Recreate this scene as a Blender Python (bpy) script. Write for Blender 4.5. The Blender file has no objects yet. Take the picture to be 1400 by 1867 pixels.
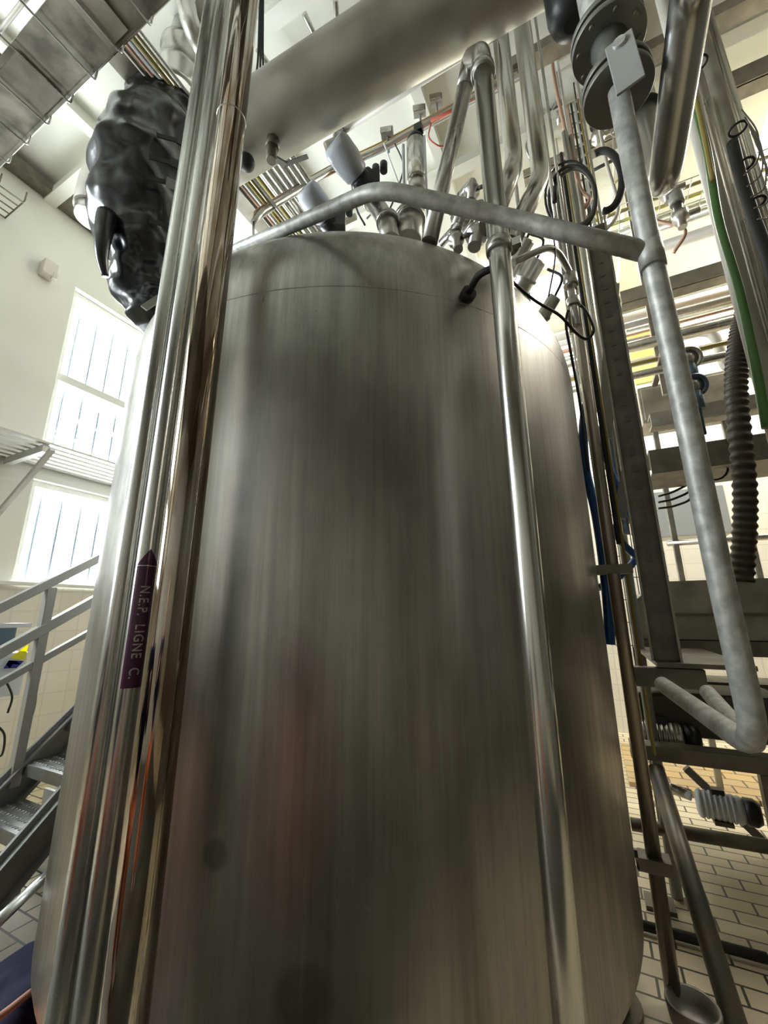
import bpy, bmesh, math, random
from mathutils import Vector, Matrix, noise
random.seed(7)
S = bpy.context.scene
COL = S.collection
PI = math.pi

# ------------------------------------------------------------------ camera
FPX = 740.0
CX, CY, EYE = 700.0, 933.0, Vector((0, 0, 1.55))
up = Vector((686 - CX, -(-1985 - CY), -FPX)).normalized()        # zenith seen by the camera
A = Vector((1080 - CX, 0, -FPX)); A.y = -(up.x * A.x + up.z * A.z) / up.y
Yc = A.normalized(); Xc = Yc.cross(up)
RW = Matrix((Xc, Yc, up))                                          # camera axes -> room axes
cam = bpy.data.cameras.new('camera'); co = bpy.data.objects.new('camera', cam); COL.objects.link(co)
cam.sensor_fit = 'HORIZONTAL'; cam.sensor_width = 36; cam.lens = 36 * FPX / 1400
cam.shift_y = (933.5 - CY) / 1400 * -1; cam.clip_start = 0.02
co.matrix_world = Matrix.Translation(EYE) @ RW.to_4x4()
S.camera = co

# ------------------------------------------------------------------ world, lights, exposure
S.view_settings.view_transform = 'Standard'; S.view_settings.look = 'None'
S.view_settings.gamma = 1.0; S.view_settings.exposure = 0.5
try: S.view_settings.use_curve_mapping = False
except Exception: pass
w = bpy.data.worlds.new('daylight'); S.world = w; w.use_nodes = True
bg = w.node_tree.nodes['Background']; bg.inputs[0].default_value = (0.86, 0.95, 1.0, 1); bg.inputs[1].default_value = 3.0
S.cycles.max_bounces = 8; S.cycles.diffuse_bounces = 4; S.cycles.glossy_bounces = 5; S.cycles.transparent_max_bounces = 12
S.cycles.caustics_reflective = False; S.cycles.caustics_refractive = False
S.cycles.sample_clamp_indirect = 6

def area(name, loc, rot, sx, sy, power, col):
    l = bpy.data.lights.new(name, 'AREA'); l.shape = 'RECTANGLE'; l.size = sx; l.size_y = sy
    l.energy = power; l.color = col
    o = bpy.data.objects.new(name, l); COL.objects.link(o); o.location = loc; o.rotation_euler = rot
    return o
# daylight arriving through the window openings (each lamp fills its opening, outside the glass)
XW, YF, XR, YB, ZC = -5.0, 6.8, 4.6, -3.6, 6.3
for (ya, yb, za, zb, e) in ((1.95, 3.95, 3.25, 5.3, 270), (1.95, 3.95, 1.85, 2.93, 130), (-2.6, -0.3, 3.25, 5.3, 290), (-2.6, -0.3, 1.85, 2.93, 80)):
    area('window_daylight', (XW - 0.32, (ya + yb) / 2, (za + zb) / 2), (0, -PI / 2, 0), zb - za, yb - ya, e, (0.88, 0.95, 1.0))
area('skylight_daylight', (2.9, 4.85, ZC + 0.2), (0, 0, 0), 1.5, 1.4, 350, (1.0, 0.93, 0.80))
area('skylight_daylight', (-0.3, 5.4, ZC + 0.2), (0, 0, 0), 2.2, 1.1, 130, (1.0, 0.94, 0.82))

# ------------------------------------------------------------------ pixel of the photo -> point in the room
def ray(px, py): return (RW @ Vector((px - CX, CY - py, -FPX))).normalized()
def H(px, py, hd): r = ray(px, py); return EYE + r * (hd / math.hypot(r.x, r.y))      # at a horizontal distance
def PX(px, py, x): r = ray(px, py); return EYE + r * (x / r.x)
def PY(px, py, y): r = ray(px, py); return EYE + r * (y / r.y)
def PZ(px, py, z): r = ray(px, py); return EYE + r * ((z - EYE.z) / r.z)
def azv(a): a = math.radians(a); return Vector((math.sin(a), math.cos(a), 0))

# ------------------------------------------------------------------ materials
MATS = {}
def mat(name, col, rough=0.5, metal=0.0, var=0.0, vscale=6.0, vstretch=(1, 1, 1), bump=0.0, col2=None, rvar=0.0, coat=0.0, emit=None, detail=4):
    if name in MATS: return MATS[name]
    m = bpy.data.materials.new(name); m.use_nodes = True; nt = m.node_tree; b = nt.nodes['Principled BSDF']
    b.inputs['Base Color'].default_value = (*col, 1); b.inputs['Roughness'].default_value = rough; b.inputs['Metallic'].default_value = metal
    if coat: b.inputs['Coat Weight'].default_value = coat; b.inputs['Coat Roughness'].default_value = 0.15
    if var or bump or col2 or rvar:
        tc = nt.nodes.new('ShaderNodeTexCoord'); mp = nt.nodes.new('ShaderNodeMapping'); mp.inputs['Scale'].default_value = vstretch
        nz = nt.nodes.new('ShaderNodeTexNoise'); nz.inputs['Scale'].default_value = vscale; nz.inputs['Detail'].default_value = detail
        nt.links.new(tc.outputs['Object'], mp.inputs[0]); nt.links.new(mp.outputs[0], nz.inputs['Vector'])
        c2 = col2 or tuple(max(0, c * (1 - var)) for c in col)
        rp = nt.nodes.new('ShaderNodeValToRGB'); rp.color_ramp.elements[0].position = 0.36; rp.color_ramp.elements[1].position = 0.66
        rp.color_ramp.elements[0].color = (*c2, 1); rp.color_ramp.elements[1].color = (*col, 1)
        nt.links.new(nz.outputs[0], rp.inputs[0]); nt.links.new(rp.outputs[0], b.inputs['Base Color'])
        if rvar:
            mr = nt.nodes.new('ShaderNodeMapRange'); mr.inputs[1].default_value = 0.3; mr.inputs[2].default_value = 0.7
            mr.inputs[3].default_value = rough - rvar; mr.inputs[4].default_value = rough + rvar
            nt.links.new(nz.outputs[0], mr.inputs[0]); nt.links.new(mr.outputs[0], b.inputs['Roughness'])
        if bump:
            bp = nt.nodes.new('ShaderNodeBump'); bp.inputs['Strength'].default_value = bump; bp.inputs['Distance'].default_value = 0.01
            nt.links.new(nz.outputs[0], bp.inputs['Height']); nt.links.new(bp.outputs[0], b.inputs['Normal'])
    if emit: b.inputs['Emission Color'].default_value = (*emit[0], 1); b.inputs['Emission Strength'].default_value = emit[1]
    MATS[name] = m; return m

pipe_m = mat('bright_steel_tube', (0.72, 0.71, 0.66), 0.22, 1.0, var=0.16, vscale=5, vstretch=(6, 6, 0.5), rvar=0.06)
satin_m = mat('satin_steel', (0.62, 0.61, 0.57), 0.30, 1.0, var=0.25, vscale=4, rvar=0.06)
satin_v = mat('satin_steel_drawn', (0.64, 0.64, 0.61), 0.27, 1.0, var=0.15, vscale=4, vstretch=(8, 8, 0.3), rvar=0.05)
galv_m = mat('galvanised_pipe', (0.60, 0.60, 0.55), 0.48, 0.35, var=0.38, vscale=30, bump=0.15)
header_m = mat('dull_header_steel', (0.52, 0.50, 0.42), 0.45, 0.6, var=0.3, vscale=3.0, rvar=0.08)
dark_steel = mat('dark_structural_steel', (0.23, 0.21, 0.17), 0.5, 0.6, var=0.35, vscale=9)
beam_m = mat('weathered_steel_beam', (0.42, 0.39, 0.32), 0.45, 0.65, var=0.35, vscale=6)
black_m = mat('black_plastic', (0.012, 0.013, 0.015), 0.4)
rubber_m = mat('black_rubber', (0.02, 0.02, 0.018), 0.6)
white_p = mat('white_plastic', (0.80, 0.84, 0.90), 0.35)
cream_m = mat('cream_cladding', (0.70, 0.66, 0.58), 0.5, 0.1, var=0.12, vscale=3)
grey_paint = mat('grey_paint', (0.40, 0.40, 0.37), 0.5, 0.2, var=0.1, vscale=8)
stair_m = mat('grey_stair_steel', (0.34, 0.35, 0.33), 0.42, 0.45, var=0.15, vscale=7)
copper_m = mat('pinkish_copper_cable', (0.62, 0.38, 0.27), 0.4, 0.3)
blue_hose = mat('blue_hose', (0.02, 0.13, 0.42), 0.35, 0, coat=0.4)
navy_m = mat('navy_cloth', (0.012, 0.012, 0.045), 0.8)
orange_m = mat('orange_cloth', (0.66, 0.17, 0.07), 0.8, bump=0.1)
red_m = mat('red_plastic', (0.6, 0.03, 0.03), 0.4)
yellow_m = mat('yellow_panel', (0.72, 0.74, 0.12), 0.6)
green_m = mat('green_hose', (0.10, 0.24, 0.06), 0.4)
ochre_m = mat('ochre_cable', (0.45, 0.36, 0.10), 0.5)
disc_m = mat('grey_green_flange_paint', (0.21, 0.21, 0.18), 0.42, 0.35, var=0.15, vscale=8)
brown_hose = mat('brown_ribbed_hose', (0.05, 0.036, 0.024), 0.5)
blue_metal = mat('blue_grey_painted_metal', (0.10, 0.15, 0.20), 0.35, 0.3)
frame_w = mat('white_window_frame', (0.72, 0.72, 0.68), 0.5)
bar_m = mat('pale_blue_bar', (0.13, 0.17, 0.19), 0.6)

def tank_mat():
    m = bpy.data.materials.new('brushed_tank_steel'); m.use_nodes = True; nt = m.node_tree; N = nt.nodes; L = nt.links; b = N['Principled BSDF']
    b.inputs['Metallic'].default_value = 1.0
    tc = N.new('ShaderNodeTexCoord')
    def nz(stretch, scale, detail=4, rough=0.5):
        mp = N.new('ShaderNodeMapping'); mp.inputs['Scale'].default_value = stretch
        n = N.new('ShaderNodeTexNoise'); n.inputs['Scale'].default_value = scale; n.inputs['Detail'].default_value = detail; n.inputs['Roughness'].default_value = rough
        L.new(tc.outputs['Object'], mp.inputs[0]); L.new(mp.outputs[0], n.inputs['Vector']); return n
    streak = nz((14, 14, 0.45), 2.2, 5, 0.6); cloud = nz((1, 1, 0.6), 2.6, 6, 0.6); fine = nz((90, 90, 3), 2.0, 2)
    def mr(src, a, c, lo, hi):
        q = N.new('ShaderNodeMapRange'); q.inputs[1].default_value = a; q.inputs[2].default_value = c; q.inputs[3].default_value = lo; q.inputs[4].default_value = hi
        L.new(src, q.inputs[0]); return q.outputs[0]
    def math_(op, x, y):
        q = N.new('ShaderNodeMath'); q.operation = op
        for i, v in enumerate((x, y)):
            if isinstance(v, (int, float)): q.inputs[i].default_value = v
            else: L.new(v, q.inputs[i])
        return q.outputs[0]
    val = math_('ADD', mr(streak.outputs[0], 0.3, 0.7, -0.07, 0.07), mr(cloud.outputs[0], 0.3, 0.7, -0.085, 0.085))
    val = math_('ADD', val, mr(fine.outputs[0], 0.3, 0.7, -0.012, 0.012))
    val = math_('ADD', val, 0.385)
    # dull round stains on the shell
    for (p, r, k) in STAINS:
        d = N.new('ShaderNodeVectorMath'); d.operation = 'DISTANCE'; L.new(tc.outputs['Object'], d.inputs[0]); d.inputs[1].default_value = p
        val = math_('MULTIPLY', val, mr(d.outputs['Value'], r * 0.72, r * 1.1, k, 1.0))
    cr = N.new('ShaderNodeCombineColor')
    L.new(val, cr.inputs[0]); L.new(math_('MULTIPLY', val, 0.975), cr.inputs[1]); L.new(math_('MULTIPLY', val, 0.895), cr.inputs[2])
    L.new(cr.outputs[0], b.inputs['Base Color'])
    L.new(math_('ADD', mr(streak.outputs[0], 0.3, 0.7, 0.42, 0.32), mr(cloud.outputs[0], 0.3, 0.7, -0.08, 0.08)), b.inputs['Roughness'])
    bp = N.new('ShaderNodeBump'); bp.inputs['Strength'].default_value = 0.05; bp.inputs['Distance'].default_value = 0.004
    L.new(streak.outputs[0], bp.inputs['Height']); L.new(bp.outputs[0], b.inputs['Normal'])
    return m

def brick_mat(name, c1, c2, mortar, sx, sy, msize, axis, rough=0.45, offset=0.5):
    m = bpy.data.materials.new(name); m.use_nodes = True; nt = m.node_tree; N = nt.nodes; L = nt.links; b = N['Principled BSDF']
    tc = N.new('ShaderNodeTexCoord'); sp = N.new('ShaderNodeSeparateXYZ'); cb = N.new('ShaderNodeCombineXYZ')
    L.new(tc.outputs['Object'], sp.inputs[0])
    i, j = {'xy': (0, 1), 'yz': (1, 2), 'xz': (0, 2)}[axis]
    L.new(sp.outputs[i], cb.inputs[0]); L.new(sp.outputs[j], cb.inputs[1])
    br = N.new('ShaderNodeTexBrick'); br.inputs['Scale'].default_value = 1.0; br.offset = offset
    br.inputs['Color1'].default_value = (*c1, 1); br.inputs['Color2'].default_value = (*c2, 1); br.inputs['Mortar'].default_value = (*mortar, 1)
    br.inputs['Brick Width'].default_value = sx; br.inputs['Row Height'].default_value = sy; br.inputs['Mortar Size'].default_value = msize
    L.new(cb.outputs[0], br.inputs['Vector'])
    nz = N.new('ShaderNodeTexNoise'); nz.inputs['Scale'].default_value = 3; L.new(tc.outputs['Object'], nz.inputs['Vector'])
    mx = N.new('ShaderNodeMix'); mx.data_type = 'RGBA'; mx.blend_type = 'MULTIPLY'; mx.inputs[0].default_value = 0.12
    L.new(br.outputs[0], mx.inputs[6]); L.new(nz.outputs[0], mx.inputs[7]); L.new(mx.outputs[2], b.inputs['Base Color'])
    bp = N.new('ShaderNodeBump'); bp.inputs['Strength'].default_value = 0.4; bp.inputs['Distance'].default_value = 0.004; bp.invert = True
    L.new(br.outputs['Fac'], bp.inputs['Height']); L.new(bp.outputs[0], b.inputs['Normal'])
    b.inputs['Roughness'].default_value = rough
    return m

def pane_mat():
    m = bpy.data.materials.new('window_glass'); m.use_nodes = True; nt = m.node_tree; N = nt.nodes
    t = N.new('ShaderNodeBsdfTransparent'); g = N.new('ShaderNodeBsdfGlossy'); g.inputs['Roughness'].default_value = 0.02
    x = N.new('ShaderNodeMixShader'); x.inputs[0].default_value = 0.06
    nt.links.new(t.outputs[0], x.inputs[1]); nt.links.new(g.outputs[0], x.inputs[2]); nt.links.new(x.outputs[0], N['Material Output'].inputs['Surface'])
    return m

# ------------------------------------------------------------------ mesh helpers
ORG = {}
class B:
    def __init__(s): s.bm = bmesh.new()
    def box(s, c, size, R=None):
        r = bmesh.ops.create_cube(s.bm, size=1.0); vs = r['verts']; R = R or Matrix.Identity(3)
        for v in vs: v.co = Vector(c) + R @ Vector((v.co.x * size[0], v.co.y * size[1], v.co.z * size[2]))
        return s
    def bar(s, p, q, w, h, upv=(0, 0, 1)):
        p, q = Vector(p), Vector(q); d = q - p; l = d.length; x = d.normalized(); u = Vector(upv)
        y = u.cross(x)
        if y.length < 1e-4: y = Vector((0, 1, 0)).cross(x)
        y.normalize(); z = x.cross(y)
        return s.box((p + q) / 2, (l, w, h), Matrix((x, y, z)).transposed())
    def tube(s, pts, r, seg=20, bend=0.0, caps=True, closed=False, bseg=8):
        pts = [Vector(p) for p in pts]
        rad = r if callable(r) else (lambda t: r)
        if bend:
            out = [pts[0]]
            for i in range(1, len(pts) - 1):
                a, b, c = pts[i - 1], pts[i], pts[i + 1]; u = (a - b); v = (c - b)
                k = min(bend, u.length * 0.49, v.length * 0.49); p = b + u.normalized() * k; q = b + v.normalized() * k
                for j in range(bseg + 1):
                    t = j / bseg; out.append(p.lerp(b, t).lerp(b.lerp(q, t), t))
            out.append(pts[-1]); pts = out
        n = len(pts); rings = []; nrm = None
        for i, p in enumerate(pts):
            if closed: t = (pts[(i + 1) % n] - pts[i - 1]).normalized()
            else: t = (pts[min(i + 1, n - 1)] - pts[max(i - 1, 0)]).normalized()
            if nrm is None:
                nrm = t.orthogonal().normalized()
            nrm = (nrm - t * nrm.dot(t)).normalized(); bn = t.cross(nrm); rr = rad(i / max(1, n - 1))
            rings.append([s.bm.verts.new(p + (nrm * math.cos(2 * PI * k / seg) + bn * math.sin(2 * PI * k / seg)) * rr) for k in range(seg)])
        m = n if closed else n - 1
        for i in range(m):
            a, b = rings[i], rings[(i + 1) % n]
            for k in range(seg):
                f = s.bm.faces.new((a[k], a[(k + 1) % seg], b[(k + 1) % seg], b[k])); f.smooth = True
        if caps and not closed:
            for rg in (list(reversed(rings[0])), rings[-1]): s.bm.faces.new(rg)
        return s
    def lathe(s, c, axis, prof, seg=40, smooth=True):
        """prof: list of (radius, height along axis)"""
        c = Vector(c); a = Vector(axis).normalized(); u = a.orthogonal().normalized(); v = a.cross(u); rings = []
        for (r, h) in prof:
            if r < 1e-5: rings.append([s.bm.verts.new(c + a * h)])
            else: rings.append([s.bm.verts.new(c + a * h + (u * math.cos(2 * PI * k / seg) + v * math.sin(2 * PI * k / seg)) * r) for k in range(seg)])
        for i in range(len(rings) - 1):
            p, q = rings[i], rings[i + 1]
            for k in range(seg):
                k2 = (k + 1) % seg
                if len(p) == 1 and len(q) == 1: continue
                if len(p) == 1: f = s.bm.faces.new((p[0], q[k2], q[k]))
                elif len(q) == 1: f = s.bm.faces.new((p[k], p[k2], q[0]))
                else: f = s.bm.faces.new((p[k], p[k2], q[k2], q[k]))
                f.smooth = smooth
        if len(rings[0]) > 1: s.bm.faces.new(list(reversed(rings[0])))
        if len(rings[-1]) > 1: s.bm.faces.new(rings[-1])
        return s
    def cyl(s, p, q, r, seg=28, bev=0.0):
        p, q = Vector(p), Vector(q); l = (q - p).length; e = bev or min(r, l) * 0.06
        return s.lathe(p, q - p, [(r - e, 0), (r, e), (r, l - e), (r - e, l)], seg)
    def make(s, name, m, parent=None, label=None, cat=None, group=None, kind=None, bevel=0.0, org=None):
        bm = s.bm; bmesh.ops.recalc_face_normals(bm, faces=bm.faces)
        if parent is not None: o0 = ORG[parent.name]
        elif org is not None: o0 = Vector(org)
        else:
            xs = [v.co for v in bm.verts]; lo = Vector([min(c[i] for c in xs) for i in range(3)]); hi = Vector([max(c[i] for c in xs) for i in range(3)])
            o0 = Vector(((lo.x + hi.x) / 2, (lo.y + hi.y) / 2, lo.z))
        if not m.get('keep'): pass
        for v in bm.verts: v.co -= o0
        me = bpy.data.meshes.new(name); bm.to_mesh(me); bm.free(); me.materials.append(m)
        o = bpy.data.objects.new(name, me); COL.objects.link(o)
        if parent is not None: o.parent = parent; ORG[o.name] = o0.copy()
        else: o.location = o0; ORG[o.name] = o0.copy()
        if bevel:
            md = o.modifiers.new('bevel', 'BEVEL'); md.width = bevel; md.segments = 2; md.limit_method = 'ANGLE'
        tag(o, label, cat, group, kind); return o
def tag(o, label=None, cat=None, group=None, kind=None):
    if label: o['label'] = label
    if cat: o['category'] = cat
    if group: o['group'] = group
    if kind: o['kind'] = kind
    return o
def thing(name, loc, label, cat, group=None):
    o = bpy.data.objects.new(name, None); o.empty_display_size = 0.1; COL.objects.link(o); o.location = loc; ORG[o.name] = Vector(loc)
    return tag(o, label, cat, group)
def pipe(name, pts, r, m, label, cat='pipe', group=None, bend=0.08, seg=20, **k):
    return B().tube(pts, r, seg, bend, **k).make(name, m, label=label, cat=cat, group=group)
def catenary(p, q, sag, n=14):
    p, q = Vector(p), Vector(q); return [p.lerp(q, i / n) + Vector((0, 0, -sag * 4 * (i / n) * (1 - i / n))) for i in range(n + 1)]
def spline(pts, n=8):
    pts = [Vector(p) for p in pts]; P = [pts[0] * 2 - pts[1]] + pts + [pts[-1] * 2 - pts[-2]]; out = []
    for i in range(1, len(P) - 2):
        a, b, c, d = P[i - 1:i + 3]
        for j in range(n):
            t = j / n; out.append(0.5 * ((2 * b) + (c - a) * t + (2 * a - 5 * b + 4 * c - d) * t * t + (3 * b - a - 3 * c + d) * t ** 3))
    return out + [pts[-1]]

# ================================================================== THE ROOM
floor_m = brick_mat('floor_brick_tiles', (0.84, 0.72, 0.50), (0.74, 0.64, 0.45), (0.07, 0.06, 0.045), 0.214, 0.113, 0.006, 'xy', 0.4)
wall_paint = mat('cream_wall_paint', (0.84, 0.84, 0.76), 0.6, var=0.05, vscale=1.2)
ceil_m = mat('cream_ceiling_paint', (0.86, 0.86, 0.77), 0.65, var=0.05, vscale=1.0)
tile_yz = brick_mat('cream_wall_tiles_side', (0.78, 0.75, 0.66), (0.75, 0.72, 0.63), (0.69, 0.66, 0.58), 0.2, 0.2, 0.006, 'yz', 0.25, 0)
tile_xz = brick_mat('cream_wall_tiles_end', (0.80, 0.76, 0.64), (0.77, 0.73, 0.61), (0.68, 0.64, 0.54), 0.2, 0.2, 0.006, 'xz', 0.25, 0)
fl = B(); fl.box(((XW + XR) / 2, (YF + YB) / 2, -0.05), (XR - XW + 0.4, YF - YB + 0.4, 0.1)); fl.make('floor', floor_m, kind='structure', org=(0.39 - 0.214 * 4, 2.957 - 0.113 * 3 + 0.02, 0))
T = 0.2
def wall_with_holes(name, m, axis, pos, sgn, a0, a1, z0, z1, holes):
    """holes (a,b,z,z2); wall slab of thickness T outside pos"""
    b = B(); cs = sorted({a0, a1} | {h[0] for h in holes} | {h[1] for h in holes}); zs = sorted({z0, z1} | {h[2] for h in holes if h[2] > z0} | {h[3] for h in holes if h[3] < z1})
    for i in range(len(cs) - 1):
        for j in range(len(zs) - 1):
            ca, cz = (cs[i] + cs[i + 1]) / 2, (zs[j] + zs[j + 1]) / 2
            if any(h[0] < ca < h[1] and h[2] < cz < h[3] for h in holes): continue
            sa, sz = cs[i + 1] - cs[i], zs[j + 1] - zs[j]
            if axis == 'x': b.box((pos + sgn * T / 2, ca, cz), (T, sa, sz))
            elif axis == 'y': b.box((ca, pos + sgn * T / 2, cz), (sa, T, sz))
            else: b.box((ca, cz, pos + T / 2), (sa, sz, T))
    return b.make(name, m, kind='structure', org=(0, 0, 0))
WH = [(1.95, 3.95, 3.25, 5.3), (-2.6, -0.3, 3.25, 5.3)]
WL = [(1.95, 3.95, 1.85, 2.93), (-2.6, -0.3, 1.85, 2.93)]
wall_with_holes('wall_left', tile_yz, 'x', XW, -1, YB, YF, 0, 1.85, [])
wall_with_holes('wall_left_upper', wall_paint, 'x', XW, -1, YB, YF, 1.85, ZC, WH + WL)
wall_with_holes('wall_far', tile_xz, 'y', YF, 1, XW, XR, 0, 3.3, [])
wall_with_holes('wall_far_upper', wall_paint, 'y', YF, 1, XW, XR, 3.3, ZC, [(1.7, 3.6, 4.9, 6.1)])
dark_wall = mat('smoke_brown_wall_paint', (0.13, 0.115, 0.085), 0.6, var=0.1, vscale=1.5)
wall_with_holes('wall_right', dark_wall, 'x', XR, 1, YB, YF, 0, ZC, [])
wall_with_holes('wall_back', mat('taupe_wall_paint', (0.50, 0.48, 0.42), 0.6, var=0.1, vscale=1.5), 'y', YB, -1, XW, XR, 0, ZC, [])
wall_with_holes('ceiling', ceil_m, 'z', ZC, 1, XW, XR, YB, YF, [(2.1, 3.7, 4.1, 5.6), (-1.5, 0.9, 4.8, 6.0)])
B().box((-0.1, -1.45, 0.011), (4.6, 4.3, 0.022)).make('unseen_floor_plate', mat('added_dark_plate', (0.10, 0.095, 0.08), 0.5, 0.4, bump=0.3, vscale=40), label='added unseen dark plate under the viewpoint, darkens the low reflections in the pipes', cat='floor plate', bevel=0.003)  # added below the frame so the pipes mirror a dark floor
cbn = thing('unseen_dark_cabinet', (2.25, 1.35, 0), 'added unseen dark brown cabinet block on the right aisle, darkens the tank reflection', 'cabinet')  # unseen block added to darken what the right side of the tank reflects
B().box((2.25, 1.9, 1.75), (0.6, 3.5, 3.4)).box((2.25, 1.9, 0.03), (0.56, 3.4, 0.06)).make('body', dark_wall, cbn, bevel=0.01)
for y in (0.5, 1.2, 1.9, 2.6, 3.3):
    d_ = B().box((1.94, y, 1.75), (0.02, 0.66, 3.2)).make('door', dark_wall, cbn, bevel=0.004); B().box((1.92, y + 0.28, 1.2), (0.03, 0.03, 0.16)).make('handle', dark_steel, d_)
dk = thing('unseen_dark_deck', (0, -2.0, 3.9), 'added unseen dark deck behind the viewpoint, darkens the upper tank reflection', 'deck')  # unseen deck added so the upper shell of the tank reflects dark
B().box((0.6, -2.1, 3.94), (7.2, 2.8, 0.05)).make('deck_plate', dark_steel, dk)
for x in (-2.9, -0.6, 1.7, 4.1): B().box((x, -2.1, 3.84), (0.12, 2.8, 0.16)).make('joist', dark_steel, dk)
for x, y in ((-2.9, -3.4), (4.1, -3.4), (4.1, -0.8), (-2.9, -1.3)): B().box((x, y, 1.9), (0.12, 0.12, 3.8)).make('column', dark_steel, dk)
glass = pane_mat()
WN = [0]
def window(axis, pos, a, b_, z0, z1, mull, trans, bars=True):
    WN[0] += 1; n = WN[0]
    if axis == 'x': c = Vector((pos - 0.1, (a + b_) / 2, z0)); P3 = lambda d, u, z: Vector((pos - 0.10 - d, u, z))
    else: c = Vector(((a + b_) / 2, pos + 0.1, z0)); P3 = lambda d, u, z: Vector((u, pos + 0.10 + d, z))
    fr = B(); t = 0.06
    up_ = (1, 0, 0) if axis == 'x' else (0, 1, 0)
    for z in (z0 + t / 2, z1 - t / 2) + tuple(trans): fr.bar(P3(0, a, z), P3(0, b_, z), 0.09 if z in trans else t, 0.06, up_)
    for u in (a + t / 2, b_ - t / 2) + tuple(mull): fr.bar(P3(0, u, z0 + t), P3(0, u, z1 - t), t, 0.05, up_)
    f = fr.make('window_%d' % n, frame_w, kind='structure', org=c)
    pn = B(); ce = P3(0.0, (a + b_) / 2, (z0 + z1) / 2); pn.box(ce, (0.006, b_ - a - 0.05, z1 - z0 - 0.05) if axis == 'x' else (b_ - a - 0.05, 0.006, z1 - z0 - 0.05))
    pn.make('pane', glass, f)
    if bars:
        k = a + 0.19
        while k < b_ - 0.05:
            bb = B(); bb.cyl(P3(0.13, k, z0 + 0.02), P3(0.13, k, z1 - 0.02), 0.013, 10); bb.make('security_bar', bar_m, f); k += 0.2
    return f
for (a, b_, z0, z1) in WH: window('x', XW, a, b_, z0, z1, (), (4.17,))
for (a, b_, z0, z1) in WL: window('x', XW, a, b_, z0, z1, (), ())
window('y', YF, 1.7, 3.6, 4.9, 6.1, (2.65,), (), False)
# ceiling cornice trunking along the window wall, and ceiling beams
B().box((XW + 0.09, (YF + YB) / 2, 6.17), (0.16, YF - YB - 0.02, 0.1)).make('trim_1', dark_steel, kind='structure')
B().box((XW + 0.05, (YF + YB) / 2, 1.86), (0.06, YF - YB - 0.02, 0.03)).make('trim_2', frame_w, kind='structure')
cb = []
for k, x in enumerate((-3.9, -2.4, -0.9, 0.8, 2.5)):
    bb = B(); bb.box((x, (YF + YB) / 2, ZC - 0.06), (0.10, YF - YB, 0.12)); bb.make('trim_%d' % (k + 3), ceil_m, kind='structure')
for k, y in enumerate((1.55, 3.3, 5.1)):
    bb = B(); bb.box(((XW + XR) / 2, y, ZC - 0.15), (XR - XW, 0.12, 0.10)); bb.make('trim_%d' % (k + 8), ceil_m, kind='structure')

# ================================================================== THE TANK
TD, TAZ, TR = 2.6, -30.25, 1.352
TC = azv(TAZ) * TD; TC.z = 0
ZB, ZK = 0.30, 2.74
# stain positions in the tank's own space
def on_tank(px, py):
    r = ray(px, py); h = Vector((r.x, r.y, 0)).length; d = Vector((r.x, r.y)) / h; c = Vector((TC.x, TC.y))
    bq = d.dot(c); t = bq - math.sqrt(bq * bq - (c.length_squared - TR * TR)); return EYE + r * (t / h)
STAINS = [(on_tank(392, 1558) - TC, 0.040, 0.66), (on_tank(552, 1822) - TC, 0.075, 0.68)]
tank_m = tank_mat()
tank = thing('storage_tank', TC, 'large upright brushed stainless steel tank filling the middle of the hall', 'tank')
prof = [(0.0, 0.14), (0.16, 0.145), (0.9, 0.20)]
for i in range(0, 9):
    a = i / 8 * PI / 2; prof.append((TR - 0.14 + 0.14 * math.sin(a), ZB + 0.14 - 0.14 * math.cos(a) - 0.06))
prof += [(TR, 0.9), (TR, 1.4), (TR, 1.9), (TR, 2.3), (TR, ZK)]
for i in range(1, 13):
    a = i / 12 * math.radians(80); prof.append((TR - 0.40 * (1 - math.cos(a)), ZK + 0.52 * math.sin(a)))
prof += [(TR * 0.55, 3.34), (TR * 0.3, 3.38), (0.0, 3.40)]
B().lathe(TC, (0, 0, 1), prof, 160).make('shell', tank_m, tank)
for (r0, z, nm) in ((TR + 0.0006, ZK - 0.02, 'weld_seam'),):
    b = B(); b.lathe(TC + Vector((0, 0, z)), (0, 0, 1), [(r0 - 0.004, 0), (r0, 0.001), (r0, 0.005), (r0 - 0.004, 0.006)], 160); b.make(nm, tank_m, tank)
for k in range(4):
    a = math.radians(TAZ + 180 - 62 + 90 * k); d = Vector((math.sin(a), math.cos(a), 0)); p = TC + d * (TR - 0.17)
    B().cyl(p + Vector((0, 0, 0.001)), p + Vector((0, 0, 0.26)), 0.085, 24).cyl(p, p + Vector((0, 0, 0.02)), 0.13, 24).make('leg', dark_steel, tank)

# ================================================================== FOREGROUND PIPES
def vpipe(name, az, hd, r, z0, z1, m, label, group=None, az1=None):
    p = azv(az) * hd; q = azv(az if az1 is None else az1) * hd
    return B().tube([p + Vector((0, 0, z0 + (z1 - z0) * i / 6)) + (q - p) * (i / 6) for i in range(7)], r, 48).make(name, m, label=label, cat='pipe', group=group)
smooth_m = mat('smooth_satin_tube', (0.62, 0.62, 0.60), 0.24, 1.0)
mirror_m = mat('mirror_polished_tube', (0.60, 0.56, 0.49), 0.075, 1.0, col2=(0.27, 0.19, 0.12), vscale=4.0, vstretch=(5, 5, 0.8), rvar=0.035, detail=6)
p1 = vpipe('process_pipe', -58.75, 1.56, 0.0318, 0.0, ZC, satin_v, 'slim upright steel pipe at the left end of the close bundle')
p2 = vpipe('process_pipe', -56.75, 1.50, 0.0300, 0.0, ZC, satin_v, 'slim upright steel pipe wearing a purple arrow marker')
p3 = vpipe('process_pipe', -53.3, 1.30, 0.0530, 0.0, ZC, mirror_m, 'thick mirror-polished upright pipe right of the purple-marked pipe')
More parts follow.
